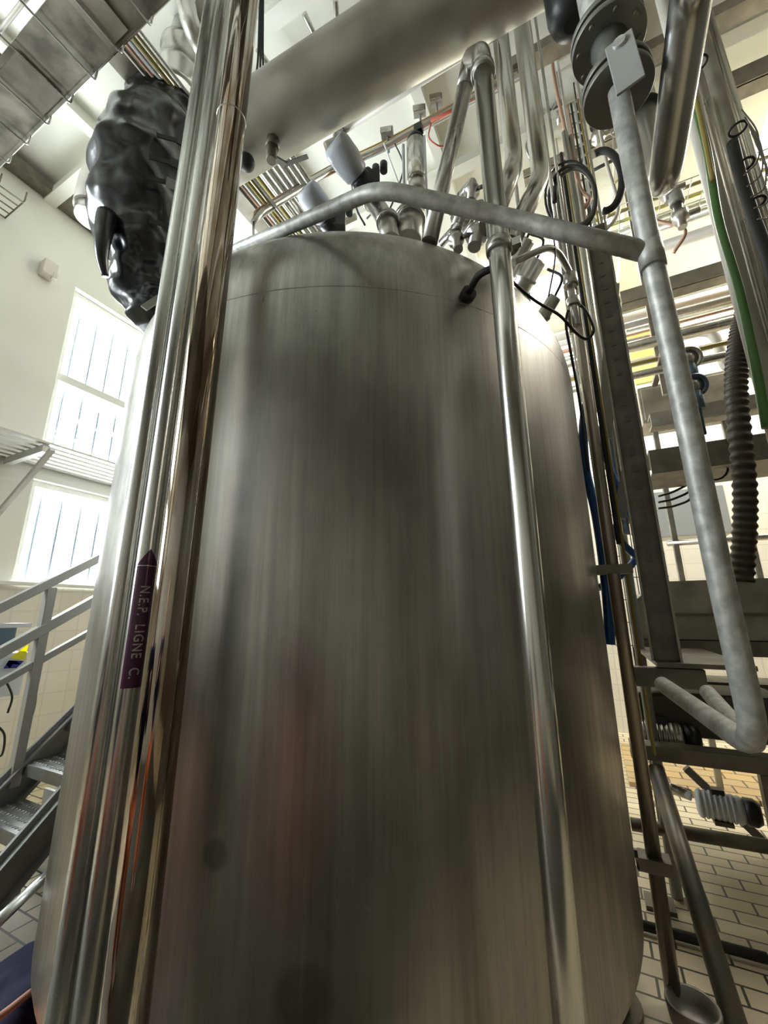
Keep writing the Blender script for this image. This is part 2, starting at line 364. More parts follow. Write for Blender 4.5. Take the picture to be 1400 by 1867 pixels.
B().lathe(azv(-53.3) * 1.30 + Vector((0, 0, 3.42)), (0, 0, 1), [(0.0525, 0), (0.0545, 0.003), (0.0545, 0.006), (0.0525, 0.009)], 48).make('weld_ring', satin_m, p3)
# purple flow marker with lettering on p2
C2 = azv(-56.75) * 1.50; R2 = 0.0300; nV = -azv(-56.75); tV = Vector((nV.y, -nV.x, 0)) * -1
tV = Vector((math.cos(math.radians(-56.75)), -math.sin(math.radians(-56.75)), 0))
def cylpt(s, z, dr): a = s / R2; return Vector((C2.x, C2.y, z)) + (nV * math.cos(a) + tV * math.sin(a)) * (R2 + dr)
def zat(px, py, hd=1.47): return H(px, py, hd).z
ZT, ZL, ZBt = zat(258, 1000), zat(250, 1030), zat(225, 1256)
def patch(fn_w, z0, z1, dr, n=24, m=16):
    b = B(); g = []
    for i in range(n + 1):
        z = z0 + (z1 - z0) * i / n; w_ = fn_w(i / n)
        g.append([b.bm.verts.new(cylpt(w_ * (2 * j / m - 1) + MO, z, dr)) for j in range(m + 1)])
    for i in range(n):
        for j in range(m):
            try: b.bm.faces.new((g[i][j], g[i][j + 1], g[i + 1][j + 1], g[i + 1][j])).smooth = True
            except Exception: pass
    return b
MO = 0.006
purple_m = mat('purple_marker_film', (0.085, 0.012, 0.06), 0.35, coat=0.3)
whitefilm = mat('white_marker_print', (0.75, 0.70, 0.74), 0.5)
b = patch(lambda t: 0.0345, ZBt, ZL, 0.0006); mk = b.make('pipe_marker', whitefilm, p2, label='purple and white flow marker film')
patch(lambda t: 0.0325, ZBt, ZL - 0.002, 0.0010).make('purple_field', purple_m, mk)
patch(lambda t: 0.0335 * (1 - t) + 0.0004, ZL + 0.001, ZT, 0.0010).make('purple_arrow_tip', purple_m, mk)
def text_mesh(body, size):
    cu = bpy.data.curves.new('t', 'FONT'); cu.body = body; cu.size = size; cu.resolution_u = 3; cu.space_character = 1.15; cu.offset = size * 0.012
    o = bpy.data.objects.new('t', cu); COL.objects.link(o); dg = bpy.context.evaluated_depsgraph_get()
    me = bpy.data.meshes.new_from_object(o.evaluated_get(dg)); bpy.data.objects.remove(o); return me
me = text_mesh('N.E.P.  LIGNE  C.', 0.037)
b = B(); b.bm.from_mesh(me); bmesh.ops.triangulate(b.bm, faces=b.bm.faces)
bmesh.ops.subdivide_edges(b.bm, edges=[e for e in b.bm.edges if e.calc_length() > 0.006], cuts=2)
xs = [v.co.x for v in b.bm.verts]; x0, x1 = min(xs), max(xs); zt0, zt1 = zat(242, 1068), zat(229, 1238)
for v in b.bm.verts:
    u = (v.co.x - x0) / (x1 - x0); v.co = cylpt((v.co.y - 0.013) * 1.0 + MO + 0.001, zt0 + (zt1 - zt0) * u, 0.0016)
b.make('marker_lettering', whitefilm, mk)

# right-hand upright pipe with clamp, U-turn elbow and leg down to the tank
RPh = 1.20
rp0 = H(1030, 1867, RPh); rp_az = -6.95
pr = azv(rp_az) * RPh
e1 = H(879, 112, RPh)
rp = thing('transfer_pipe', (pr.x, pr.y, 0), 'tall polished pipe standing in front of the right half of the tank', 'pipe')
legtop = H(857, 118, RPh + 0.22); tanktop = PZ(783, 442, 3.12)
B().tube([(pr.x, pr.y, 0), (pr.x, pr.y, 1.2), (pr.x, pr.y, 2.4), (pr.x, pr.y, e1.z - 0.05)], 0.0365, 40).make('riser', pipe_m, rp)
top = Vector((pr.x, pr.y, e1.z))
B().tube([(pr.x, pr.y, e1.z - 0.06), top + Vector((0, 0, 0.04)), legtop + Vector((0, 0, 0.04)), legtop + (tanktop - legtop) * 0.15], 0.0385, 32, 0.10).make('elbow', satin_m, rp)
B().cyl((pr.x, pr.y, e1.z - 0.075), (pr.x, pr.y, e1.z - 0.045), 0.047, 32).make('collar', satin_m, rp)
B().tube([legtop + (tanktop - legtop) * 0.12, tanktop], 0.0350, 32).make('sloping_leg', satin_m, rp)
cl = H(908, 452, RPh); clc = Vector((pr.x, pr.y, cl.z))
clamp = B(); clamp.cyl(clc + Vector((0, 0, -0.020)), clc + Vector((0, 0, 0.020)), 0.044, 32).box(clc + azv(rp_az + 90) * 0.055, (0.035, 0.02, 0.03)).make('clamp', satin_m, rp)
brk = on_tank(850, 542)
B().tube([clc + azv(rp_az) * 0.045 + Vector((-0.02, 0, -0.03)), clc.lerp(brk, 0.35) + Vector((-0.03, 0, -0.02)), brk], 0.013, 14, 0.05).cyl(brk + (clc - brk).normalized() * 0.0, brk + (clc - brk).normalized() * 0.03, 0.03, 20).make('stay', rubber_m, rp, label='dark stay bracket bolted to the tank shell')

# ================================================================== GALVANISED GUARD FRAME (near right)
g_top = H(1127, 165, 1.10); g_T = H(1186, 462, 1.17); g_bot = H(1384, 1372, 1.34)
fr = thing('guard_frame', (g_bot.x, g_bot.y, g_bot.z), 'mottled galvanised pipe frame with a bent top arm and low return, nearest on the right', 'pipe frame')
g_end = H(1208, 1248, 1.95)
B().tube([g_top, g_T, H(1245, 730, 1.22), H(1312, 1050, 1.28), g_bot + Vector((0, 0, 0.0)), g_end], 0.0275, 32, 0.10).make('post', galv_m, fr)
gl = H(690, 343, 1.05)
B().tube([g_T, H(940, 400, 1.11), gl, H(560, 400, 1.34), H(428, 456, 1.80), H(405, 470, 1.95)], 0.0262, 32, 0.09).make('top_arm', galv_m, fr)
B().tube([g_T + Vector((0, 0, 0.05)), g_T - Vector((0, 0, 0.05))], 0.031, 28).make('tee_weld', galv_m, fr)
B().tube([H(1290, 1262, 2.05), H(1352, 1335, 1.65), H(1372, 1352, 1.50)], 0.026, 24).make('lower_return', galv_m, fr)

# flanged valve at the top of that frame
va = g_top; ax = Vector((0, 0, 1))
vt = thing('flanged_valve', (va.x, va.y, va.z - 0.02), 'grey-green flanged valve with stacked discs hanging at the top right', 'valve')
ctr = H(1127, 172, 1.13); vx, vy = ctr.x, ctr.y
def discs(z, r, nm):
    for k, dz in enumerate((0, 0.034)):
        B().cyl((vx, vy, z + dz), (vx, vy, z + dz + 0.020), r, 56).make(nm, disc_m, vt)
        for j in range(8):
            a = j * PI / 4 + 0.2; B().cyl((vx + math.cos(a) * r * 0.82, vy + math.sin(a) * r * 0.82, z + dz - 0.008), (vx + math.cos(a) * r * 0.82, vy + math.sin(a) * r * 0.82, z + dz + 0.030), 0.008, 8).make('bolt', dark_steel, vt) if k == 0 and nm == 'upper_flange' else None
z_l = ctr.z + 0.0
discs(z_l, 0.094, 'lower_flange'); discs(z_l + 0.21, 0.104, 'upper_flange')
B().lathe((vx, vy, z_l + 0.05), (0, 0, 1), [(0.055, 0), (0.042, 0.05), (0.042, 0.11), (0.055, 0.165)], 32).make('valve_body', disc_m, vt)
B().cyl((vx, vy, z_l + 0.28), (vx, vy, z_l + 0.52), 0.06, 32).make('neck', galv_m, vt)
nrm = (EYE - ctr); nrm.z = 0; nrm.normalize()
pa, pb = H(1127, 72, 1.03), H(1150, 157, 1.03)
b = B(); b.bar(pa, pb, 0.068, 0.008, nrm); b.make('name_plate', grey_paint, vt, label='flat blank plate on the valve front', bevel=0.002)
B().cyl(pa.lerp(pb, 0.12) + azv(13) * 0.09, pa.lerp(pb, 0.12) - azv(13) * 0.012, 0.017, 20).make('spindle', galv_m, vt)
bc = H(1040, 25, 1.30)
B().lathe(bc + Vector((0, 0, -0.06)), (0, 0, 1), [(0.03, 0), (0.075, 0.03), (0.085, 0.08), (0.085, 0.4), (0.06, 0.42)], 40).make('black_drive_motor', black_m, label='black rounded drive motor hanging behind the stacked valve discs', cat='motor')

# U-trap pipe at top right
u0 = H(1258, -120, 0.78); u0 = H(1268, -60, 0.98); u1 = H(1207, 335, 1.42); u2 = H(1176, 205, 1.85)
ut = thing('trap_pipe', u1, 'polished V-shaped trap pipe sweeping in from the top right corner', 'pipe')
B().tube([H(1290, -260, 0.62), u0, u1 + Vector((0, 0, -0.02)), u2], 0.0475, 40, 0.10, bseg=12).make('bent_tube', smooth_m, ut)
d = (u2 - u1).normalized()
B().cyl(u2 - d * 0.03, u2 - d * 0.005, 0.068, 40).make('dark_collar', rubber_m, ut)
B().tube([u2 - d * 0.004, u2 + d * 0.16, u2 + d * 0.16 + Vector((0, 0, 0.7))], 0.055, 32, 0.08).make('upper_stub', cream_m, ut)

# ================================================================== BIG HEADER AND OVERHEAD PIPES
hl_, hr_ = ray(458, 238) * 3.15 + EYE, ray(800, 27) * 3.05 + EYE
hdv = (hr_ - hl_).normalized()
hd_ = thing('header_pipe', hl_, 'huge dull steel header pipe crossing above the tank', 'pipe')
B().tube([hl_ - hdv * 0.25, hl_, hr_, hr_ + hdv * 1.0, (hr_ + hdv * 1.0) * 1.0 + Vector((0, 0, ZC - (hr_ + hdv).z))], 0.178, 64, 0.3).make('barrel', header_m, hd_)
B().lathe(hl_ - hdv * 0.25, -hdv, [(0.178, 0), (0.17, 0.04), (0.12, 0.09), (0.0, 0.11)], 48).make('end_cap', header_m, hd_)
dv = ray(497, 262) * 2.95 + EYE
sv = B(); sv.cyl(dv + Vector((0, 0, 0.12)), dv + Vector((0, 0, 0.0)), 0.024, 20).cyl(dv + Vector((0, 0, 0.03)), dv + Vector((0, 0, -0.03)), 0.036, 8).cyl(dv + Vector((0, 0, -0.03)), dv + Vector((0, 0, -0.12)), 0.026, 16)
svo = sv.make('drain_valve', mat('tarnished_brass', (0.20, 0.19, 0.15), 0.45, 0.8), hd_)
lv = ray(520, 300) * 2.93 + EYE; lv2 = ray(561, 285) * 2.9 + EYE
B().bar(dv + Vector((0, 0, -0.09)), lv, 0.03, 0.012).bar(lv, lv2, 0.022, 0.006).make('lever', grey_paint, svo)
kb = ray(449, 296) * 2.95 + EYE
B().lathe(kb - Vector((0, 0, 0.045)), (0, 0, 1), [(0, 0), (0.025, 0.006), (0.04, 0.025), (0.045, 0.045), (0.04, 0.065), (0.025, 0.084), (0, 0.09)], 28).make('rubber_stopper', rubber_m, hd_)
for (x, y) in ((568, 185), (685, 110), (824, 22)): 
    q = ray(x, y) * 2.915 + EYE; B().lathe(q - hdv.cross(Vector((0, 0, 1))) * 0.0, -ray(x, y), [(0.014, -0.03), (0.014, 0.005), (0.0, 0.012)], 12).make('plug_stud', dark_steel, hd_)
ta, tb = ray(618, 240) * 3.42 + EYE, ray(862, 86) * 3.32 + EYE
tp = thing('air_line', ta, 'thin bright tube running just under the huge header pipe', 'pipe')
B().tube([ta, tb, tb + (tb - ta) * 0.15], 0.026, 20).make('tube', cream_m, tp)
B().cyl(ta + Vector((0, 0, -0.05)), ta + Vector((0, 0, 0.05)), 0.038, 16).tube([ta + Vector((0, 0, 0.02)), ta + Vector((-0.02, 0, -0.06)), ta + Vector((-0.05, -0.05, -0.14)), ta + Vector((-0.04, 0, -0.20))], 0.022, 14).make('elbow_fitting', satin_m, tp)

# two parallel bent polished pipes behind the transfer pipe
for (x0, y0, x1, y1, x2, y2, hda, lab) in ((906, 20, 938, 300, 893, 410, 1.62, 'bent polished pipe immediately right of the transfer pipe top'), (945, 20, 986, 322, 928, 448, 1.70, 'bent polished pipe with the lower kink, second right of the transfer pipe')):
    a = H(x0, -200, hda); bnd = H(x1, y1, hda); a = Vector((bnd.x, bnd.y, ZC)); c = PZ(x2, y2, 3.02)
    B().tube([a, bnd, c], 0.042, 32, 0.09).make('process_pipe', pipe_m, label=lab, cat='pipe')
# slimmer verticals between them
for i, (x, y, h_, r) in enumerate(((880, 200, 2.15, 0.022), (925, 200, 2.2, 0.014), (1000, 300, 2.3, 0.012), (1014, 300, 2.35, 0.010))):
    q = H(x, y, h_); B().tube([(q.x, q.y, 3.12 if i < 3 else 3.4), (q.x, q.y, ZC)], r, 14).make('conduit', satin_m, label=['narrow steel conduit rising behind the transfer pipe', 'thin conduit seen between the two bent pipes', 'thin conduit right of the bent pipes, beside the cable coil', 'thinnest conduit, nearest the hanging cable coil'][i], cat='conduit')

# ================================================================== BLACK INSULATION JACKET (left of the tank top)
JH = 2.5
jk = thing('insulation_jacket', H(262, 598, JH), 'bulky glossy black strapped insulation jacket left of the pipe bundle', 'insulation jacket')
bag_m = mat('glossy_black_vinyl', (0.012, 0.014, 0.017), 0.28, 0, coat=0.3, bump=0.35, vscale=5)
rings0 = [(205, 296, 64, .0), (222, 291, 72, .0), (262, 282, 92, 0), (330, 268, 102, 0), (400, 262, 100, 0), (450, 258, 90, 0), (478, 262, 64, 0), (520, 262, 58, 0), (560, 268, 52, 0), (588, 272, 38, 0), (600, 274, 16, 0)]
rings = []
for i in range(len(rings0) - 1):
    for j in range(5): t = j / 5; rings.append(tuple(rings0[i][k] * (1 - t) + rings0[i + 1][k] * t for k in range(4)))
rings.append(rings0[-1])
b = B(); seg = 72; RG = []
for i, (y, x, rp_, _) in enumerate(rings):
    c = H(x, y, JH); rr = 0.80 * rp_ * (c - EYE).length / math.sqrt(FPX ** 2 + (y - CY) ** 2 + (x - CX) ** 2)
    ring = []
    for k in range(seg):
        a = 2 * PI * k / seg; v = Vector((math.cos(a), math.sin(a), 0))
        p = c + v * rr * 1.0
        p += v * (noise.noise(Vector((p.x * 5, p.y * 5, p.z * 7))) * 0.05 + abs(noise.noise(Vector((p.x * 9, p.y * 9, p.z * 22)))) * 0.06)
        ring.append(b.bm.verts.new(p))
    RG.append(ring)
for i in range(len(RG) - 1):
    for k in range(seg): b.bm.faces.new((RG[i][k], RG[i][(k + 1) % seg], RG[i + 1][(k + 1) % seg], RG[i + 1][k])).smooth = True
b.bm.faces.new(RG[0]); b.bm.faces.new(RG[-1])
jb = b.make('cover', bag_m, jk); md = jb.modifiers.new('s', 'SUBSURF'); md.levels = 1; md.render_levels = 1
# hanging fold on its left, straps and buckles
b = B(); b.tube(spline([H(196, 395, JH - .12), H(188, 430, JH - .16), H(186, 470, JH - .16), H(192, 505, JH - .14)], 6), lambda t: 0.055 * (1 - t * 0.7), 16).make('hanging_fold', bag_m, jk)
B().tube([H(262, 232, JH - 0.1), H(300, 228, JH - 0.2), H(345, 232, JH - 0.2)], 0.018, 12).make('top_seam', rubber_m, jk)
for k, (x, y) in enumerate(((285, 246), (272, 286), (265, 322), (272, 402), (262, 505))):
    c = H(x, y, JH - 0.33 + (0.12 if k == 4 else 0)); s_ = H(x + 52, y + 14, JH - 0.36 + (0.14 if k == 4 else 0))
    st = B(); st.bar(c, s_, 0.03, 0.006, nV); so = st.make('strap', rubber_m, jk)
    e = s_ - (s_ - c) * 0.1
    B().bar(e + Vector((0, 0, -0.03)), e + Vector((0, 0, 0.03)), 0.05, 0.01, nV).make('buckle', grey_paint if k == 2 else black_m, so)
B().bar(H(262, 562, JH - 0.22), H(292, 542, JH - 0.2), 0.035, 0.01, nV).make('grey_tie', grey_paint, jk)

# cream duct behind the jacket
dq = H(170, 385, 4.1); dt = H(208, 195, 4.1)
B().tube([(dq.x, dq.y, dq.z), (dq.x, dq.y, 5.75), (dq.x + 0.9, dq.y + 0.2, 5.78), (dq.x + 0.95, dq.y + 0.2, ZC)], 0.16, 36, 0.22).make('duct', cream_m, label='pale cream duct with an elbow behind the black jacket', cat='duct')
B().cyl((dq.x, dq.y, dq.z - 0.10), (dq.x, dq.y, dq.z + 0.0), 0.14, 32).make('duct_outlet', satin_m, label='dull round outlet ring under the cream duct', cat='outlet')

# ================================================================== WIRE CABLE TRAY (upper left)
ZT_ = 4.5
trayA = thing('cable_tray', (-3.0, 0.6, ZT_), 'wide hanging tray of dark sheet with wire rungs, top left corner', 'cable tray')
tray_m = mat('dull_tray_sheet', (0.36, 0.34, 0.28), 0.45, 0.5, var=0.6, vscale=7)
b = B(); b.box((-2.0, 0.585, ZT_ + 0.03), (4.4, 0.27, 0.012)).box((-2.0, 0.712, ZT_ + 0.05), (4.4, 0.012, 0.06)).make('sheet', tray_m, trayA)
b = B(); b.box((-2.6, 0.22, ZT_ + 0.05), (3.2, 0.25, 0.012)).make('sheet', tray_m, trayA)
b = B(); b.box((-2.75, 0.40, ZT_ + 0.04), (0.38, 0.13, 0.02)).make('bridge_plate', dark_steel, trayA)
for i in range(15):
    x = -3.9 + i * 0.245; rr = B(); rr.tube([(x, -0.1, ZT_ + 0.10), (x, -0.1, ZT_), (x, 0.735, ZT_), (x, 0.735, ZT_ + 0.10)], 0.0055, 8, 0.02); rr.make('rung', satin_m, trayA)
B().tube([(-4.3, 0.735, ZT_ + 0.08), (0.0, 0.735, ZT_ + 0.08)], 0.006, 8).make('side_wire', satin_m, trayA)
for k, x in enumerate((-3.3, -2.55, -1.9, -1.1)): B().box((x, 0.585, ZT_ + 0.018), (0.16 + 0.05 * (k % 2), 0.22, 0.02)).make('cover_patch', dark_steel if k % 2 else beam_m, trayA)
B().tube([(-4.3, 0.40, ZT_ + 0.02), (0.0, 0.40, ZT_ + 0.02)], 0.012, 10).make('side_wire', cream_m, trayA)
for i, x in enumerate((-3.6, -2.2)):
    B().tube([(x, 0.30, ZT_ + 0.05), (x, 0.30, ZC)], 0.008, 8).make('hanger_rod', satin_m, trayA)
# bundles crossing above the tray: conduit group running along the hall (brown and ochre cables)
cbeam = thing('cable_channel', (-2.1, 3, 4.75), 'long channel of brown and ochre cables running away from the tray edge', 'cable channel')
a0 = PZ(262, 120, 4.85); 
B().box((a0.x - 0.10, 2.9, 4.87), (0.16, 4.6, 0.03)).make('channel', beam_m, cbeam)
for k, (dx, m_, r) in enumerate(((-0.02, dark_steel, .013), (0.012, copper_m, .012), (0.04, white_p, .012), (0.07, ochre_m, .014), (0.10, ochre_m, .009), (0.125, satin_m, .012))):
    B().tube([(a0.x + dx, 0.75, 4.83 + 0.004 * k), (a0.x + dx, 5.2, 4.83 + 0.004 * k)], r, 10).make('cable', m_, cbeam)
# wire basket at the far left of the wall
wb = PX(40, 372, XW + 0.35)
bk = thing('wire_basket', wb, 'small wire basket bracket high on the window wall, left edge', 'wire basket')
b = B()
for k in range(5):
    y0 = 0.9 + k * 0.0
    b.tube([(XW + 0.02 + k * 0.09, 0.7, wb.z), (XW + 0.02 + k * 0.09, wb.y, wb.z)], 0.007, 8)
for k in range(4): b.tube([(XW + 0.0, wb.y - k * 0.2, wb.z + 0.01), (XW + 0.40, wb.y - k * 0.2, wb.z + 0.01), (XW + 0.40, wb.y - k * 0.2, wb.z + 0.12)], 0.007, 8, 0.02)
b.make('wires', dark_steel, bk)
# parallel pipe rack under the ceiling behind the tank top (runs along the hall)
for i in range(9):
    q0 = PZ(446 + i * 14.5, 330, 5.25)
    B().tube([(q0.x, 1.9, 5.25 + (i % 2) * 0.01), (q0.x, YF, 5.25 + (i % 2) * 0.01)], 0.030 if i not in (0, 2) else 0.018, 16).make('rack_pipe', pipe_m if i not in (0, 2) else ochre_m,
        label='one of nine parallel pipes running under the ceiling behind the tank', cat='pipe', group='parallel ceiling rack pipes')
for i, y in enumerate((2.6, 4.0, 5.6)):
    qa, qb = PZ(430, 330, 5.2).x, PZ(576, 330, 5.2).x
    B().box(((qa + qb) / 2, y, 5.195), (qb - qa + 0.3, 0.04, 0.04)).make('rack_bracket', beam_m, label=['nearest', 'middle', 'farthest'][i] + ' cross bracket carrying the parallel ceiling pipes', cat='bracket')
# curved duct + clamps above the left of the bundle
q = H(345, 40, 2.3)
B().tube(spline([H(335, -60, 2.3), H(340, 10, 2.3), H(352, 55, 2.32), H(372, 95, 2.4), H(400, 120, 2.5)], 8), 0.062, 28).make('elbow_pipe', satin_m, label='dark curved pipe elbow hooking behind the top of the bundle', cat='pipe')
sh = H(330, 130, 2.75)
B().lathe(sh + Vector((0, 0, -0.25)), (0, 0, 1), [(0.13, 0), (0.15, 0.03), (0.15, 0.14), (0.165, 0.16), (0.165, 0.20), (0.15, 0.22), (0.15, 0.38), (0.165, 0.40), (0.165, 0.44), (0.13, 0.47), (0.1, ZC - sh.z + 0.24)], 36).make('ribbed_duct_collar', satin_m, label='translucent-looking ribbed round collar above the black jacket', cat='duct')
for i, (x, y, s_) in enumerate(((362, 140, 1), (374, 165, 0.8))): pass
# cables dangling right of the bundle at top
for i in range(3):
    B().tube(spline([H(474 + i * 3, -20, 1.75), H(471 + i * 4, 90, 1.75), H(468 + i * 6, 130, 1.75), H(462 + i * 8, 165, 1.76)], 6), 0.006, 8).make('hanging_cable', rubber_m, label='short dark cable hanging against the right side of the bundle top', cat='cable', group='dark cables at the bundle top')
# square conduit lines on the ceiling
for i, (x0, y0, x1, y1) in enumerate(((470, 80, 520, 150), (555, 15, 590, 90), (612, -10, 618, 70))):
    a, c = PZ(x0, y0, 6.2), PZ(x1, y1, 6.2)
    B().tube([Vector((a.x, a.y, 6.14)), Vector((c.x, c.y, 6.14)) + (c - a) * 1.2], 0.022, 12).make('ceiling_conduit', satin_m, label=['left ceiling conduit beside the bundle top', 'middle ceiling conduit above the header', 'right ceiling conduit, vanishing behind the header top'][i], cat='conduit')

# ================================================================== CONDUIT BUNDLE WITH BOXES ABOVE THE TANK
HB = 2.9
cbp = [H(462, 405, 2.75), H(478, 385, 2.8), H(600, 312, HB), H(700, 268, 2.75), H(855, 182, 2.6), H(960, 125, 2.6)]
bd = thing('cable_conduit', cbp[2], 'bright conduit run with copper-coloured cables strung above the tank', 'conduit')
B().tube(cbp, 0.022, 16, 0.05).make('main_tube', satin_m, bd)
for k, (dz, m_, r) in enumerate(((0.04, copper_m, .010), (-0.035, copper_m, .008), (0.06, ochre_m, .007), (-0.055, white_p, .007), (0.02, pipe_m, .012))):
    B().tube(spline([p + Vector((0, 0.0, dz)) + Vector((0, 0, 0.012 * math.sin(i * 2 + k))) for i, p in enumerate(cbp)], 6), r, 8).make('cable', m_, bd)
B().tube([H(850, 190, 2.55), H(785, 220, 2.6)], 0.014, 10).make('red_cable', mat('orange_red_cable', (0.55, 0.13, 0.07), 0.5), bd)
B().tube([H(462, 400, 2.75), H(462, 448, 2.75)], 0.010, 8).make('drop_tube', satin_m, bd)
for i, (x, y) in enumerate(((706, 243), (765, 203), (795, 183))):
    q = H(x, y, 2.72)
    bx = B(); bx.box(q, (0.11, 0.06, 0.075), Matrix.Rotation(0.3, 3, 'Z')); bx.cyl(q, q - Vector((0, -0.03, 0.19)), 0.01, 10); o = bx.make('junction_box', grey_paint, label=['leftmost', 'middle', 'rightmost'][i] + ' small grey junction box on the overhead conduit', cat='junction box', bevel=0.004)
    B().box(q + Vector((0, -0.034, 0)), (0.10, 0.008, 0.066), Matrix.Rotation(0.3, 3, 'Z')).make('cover', satin_m, o)
loops = [([H(700, 262, 2.6), H(725, 330, 2.3), H(738, 370, 2.2), H(728, 400, 2.1), H(700, 385, 2.1), H(655, 372, 2.05)], 'white'), ([H(720, 262, 2.7), H(735, 300, 2.4), H(725, 345, 2.2), H(705, 395, 2.1)], 'dark'), ([H(786, 225, 2.6), H(782, 250, 2.5), H(800, 266, 2.5), H(822, 266, 2.6)], 'red'), ([H(690, 300, 2.5), H(680, 330, 2.3), H(688, 372, 2.1), H(668, 400, 2.1)], 'white2'), ([H(640, 330, 2.2), H(650, 380, 2.1), H(665, 410, 2.0)], 'dark2')]
for pts, nm in loops:
    m_ = {'w': white_p, 'd': rubber_m, 'r': mat('orange_red_cable', (0.5, 0.1, 0.05), 0.5)}[nm[0]]
    B().tube(spline(pts, 8), 0.006, 8).make('air_hose', m_, label={'white': 'white looping air hose left of the steel actuator', 'dark': 'black thin hose dropping beside the steel actuator', 'red': 'thin red hose loop below the rightmost junction box', 'white2': 'short white hose trailing from the upper white-capped actuator', 'dark2': 'thin black hose between the two white-capped actuators'}[nm], cat='hose')

# ================================================================== TANK-TOP FITTINGS
def dome_z(p): return 3.12
def actuator(px, py, sc, lab, ax_=(0.28, 0.10, 1.0), hh=1.75):
    c = H(px, py, hh); t = thing('valve_actuator', c, lab, 'valve actuator'); a = Vector(ax_).normalized()
    right = Vector((math.cos(math.radians(-30)), -math.sin(math.radians(-30)), 0))
    tc_ = (EYE - c).normalized(); a = (Vector((0, 0, 1)) * 0.70 - right * 0.40 + tc_ * 0.62).normalized()
    base = c - a * 0.02
    # white cap (rounded cup) upper-left, black body lower-right
    B().lathe(base, a, [(0.045 * sc, 0), (0.068 * sc, 0.02), (0.080 * sc, 0.09 * sc), (0.078 * sc, 0.17 * sc), (0.066 * sc, 0.20 * sc), (0.052 * sc, 0.205 * sc), (0.048 * sc, 0.19 * sc), (0.0, 0.19 * sc)], 40).make('white_cap', white_p, t)
    bb = B(); bb.lathe(base, -a, [(0.055 * sc, -0.01), (0.062 * sc, 0.01), (0.055 * sc, 0.05), (0.035 * sc, 0.09)], 24)
    for k in range(3):
        o_ = base + right * (0.05 + 0.045 * k) * sc + Vector((0, 0, 0.03 - 0.0 + 0.03 * k)) * sc; bb.cyl(o_ - Vector((0, 0, 0.03)), o_ + Vector((0, 0, 0.03)), 0.022 * sc, 12)
    bb.box(base + right * 0.06 * sc - a * 0.01, (0.10 * sc, 0.06 * sc, 0.09 * sc), Matrix.Rotation(0.5, 3, 'Z')); bb.make('black_head', black_m, t)
    B().tube([base - a * 0.06, base - a * 0.06 - a * 0.25 * sc, Vector((base.x, base.y, 3.10)) - a * 0.0 + Vector((0.05, 0, 0))], 0.042 * sc, 24, 0.05).make('valve_stem', satin_m, t)
actuator(650, 318, 1.0, 'upper white-capped valve actuator with black head over the tank rim')
actuator(592, 396, 0.95, 'lower white-capped valve actuator with black head, partly behind the rim', hh=1.95)
# steel cylinder actuator with black cap
q = H(760, 330, 1.95); sa = thing('pneumatic_cylinder', Vector((q.x, q.y, 3.1)), 'tall steel pneumatic cylinder with a black top above the tank', 'actuator')
zt_, zb_ = H(762, 262, 1.95).z, H(760, 330, 1.95).z
B().cyl((q.x, q.y, zb_), (q.x, q.y, zt_), 0.060, 36).make('cylinder', pipe_m, sa)
B().lathe((q.x, q.y, zt_), (0, 0, 1), [(0.055, 0), (0.058, 0.02), (0.045, 0.06), (0.02, 0.07)], 28).box((q.x + 0.03, q.y - 0.02, zt_ + 0.08), (0.05, 0.04, 0.06)).make('black_cap', black_m, sa)
B().cyl((q.x, q.y, 3.08), (q.x, q.y, zb_ + 0.005), 0.042, 28).cyl((q.x, q.y, zb_ - 0.10), (q.x, q.y, zb_ - 0.03), 0.055, 28).make('stem', satin_m, sa)
B().tube([(q.x - 0.075, q.y - 0.03, 3.25), (q.x - 0.075, q.y - 0.03, zt_)], 0.010, 10).tube([(q.x + 0.07, q.y - 0.03, 3.25), (q.x + 0.07, q.y - 0.03, zt_ - 0.02)], 0.007, 10).make('side_rod', white_p, sa)
# thick stubs
for i, (x0, y0, x1, y1, r, h_) in enumerate(((676, 362, 722, 432, .048, 1.85), (748, 395, 745, 440, .068, 1.75), (705, 400, 712, 440, .05, 1.7))):
    a, c = H(x0, y0, h_), H(x1, y1, h_ - 0.02)
    st = B(); st.cyl(a, c, r, 28); dd = (c - a).normalized(); st.cyl(a, a + dd * 0.03, r * 1.22, 28); st.make('nozzle', satin_m, label=['slanted steel nozzle under the upper white-capped actuator', 'widest steel nozzle below the pneumatic cylinder', 'short nozzle left of the widest one'][i], cat='nozzle')
# clamp fittings cluster at the right of the dome
for i, (x, y, s_) in enumerate(((838, 398, 1.0), (868, 432, 1.1), (860, 352, .8), (880, 395, .9), (832, 440, .8))):
    c = H(x, y, 1.62); ax_ = Vector((0.25 - 0.1 * i, 0.2, 1)).normalized(); o = thing('clamp_fitting', c, ['elbowed clamp fitting left in the cluster on the dome', 'largest clamp fitting beside the transfer pipe clamp', 'highest clamp fitting, behind the transfer pipe', 'clamp fitting touching the transfer pipe at left', 'lowest clamp fitting at the rim of the dome'][i], 'fitting')
    B().lathe(c, ax_, [(0.028 * s_, -0.07), (0.028 * s_, -0.01), (0.047 * s_, 0), (0.05 * s_, 0.012), (0.047 * s_, 0.024), (0.03 * s_, 0.03), (0.03 * s_, 0.07)], 24).make('body', satin_m, o)
    B().cyl(c + Vector((0.045, -0.01, 0)) * s_, c + Vector((0.085, -0.01, 0.0)) * s_, 0.010, 10).box(c + Vector((0.09, -0.01, 0.0)) * s_, (0.03, 0.012, 0.022)).make('wing_nut', dark_steel, o)
    B().tube([c + ax_ * 0.07 * s_, c + ax_ * 0.12 * s_, c + ax_ * 0.12 * s_ + Vector((-0.08, 0.06, 0.02))], 0.027 * s_, 18, 0.04).make('elbow', satin_m, o)
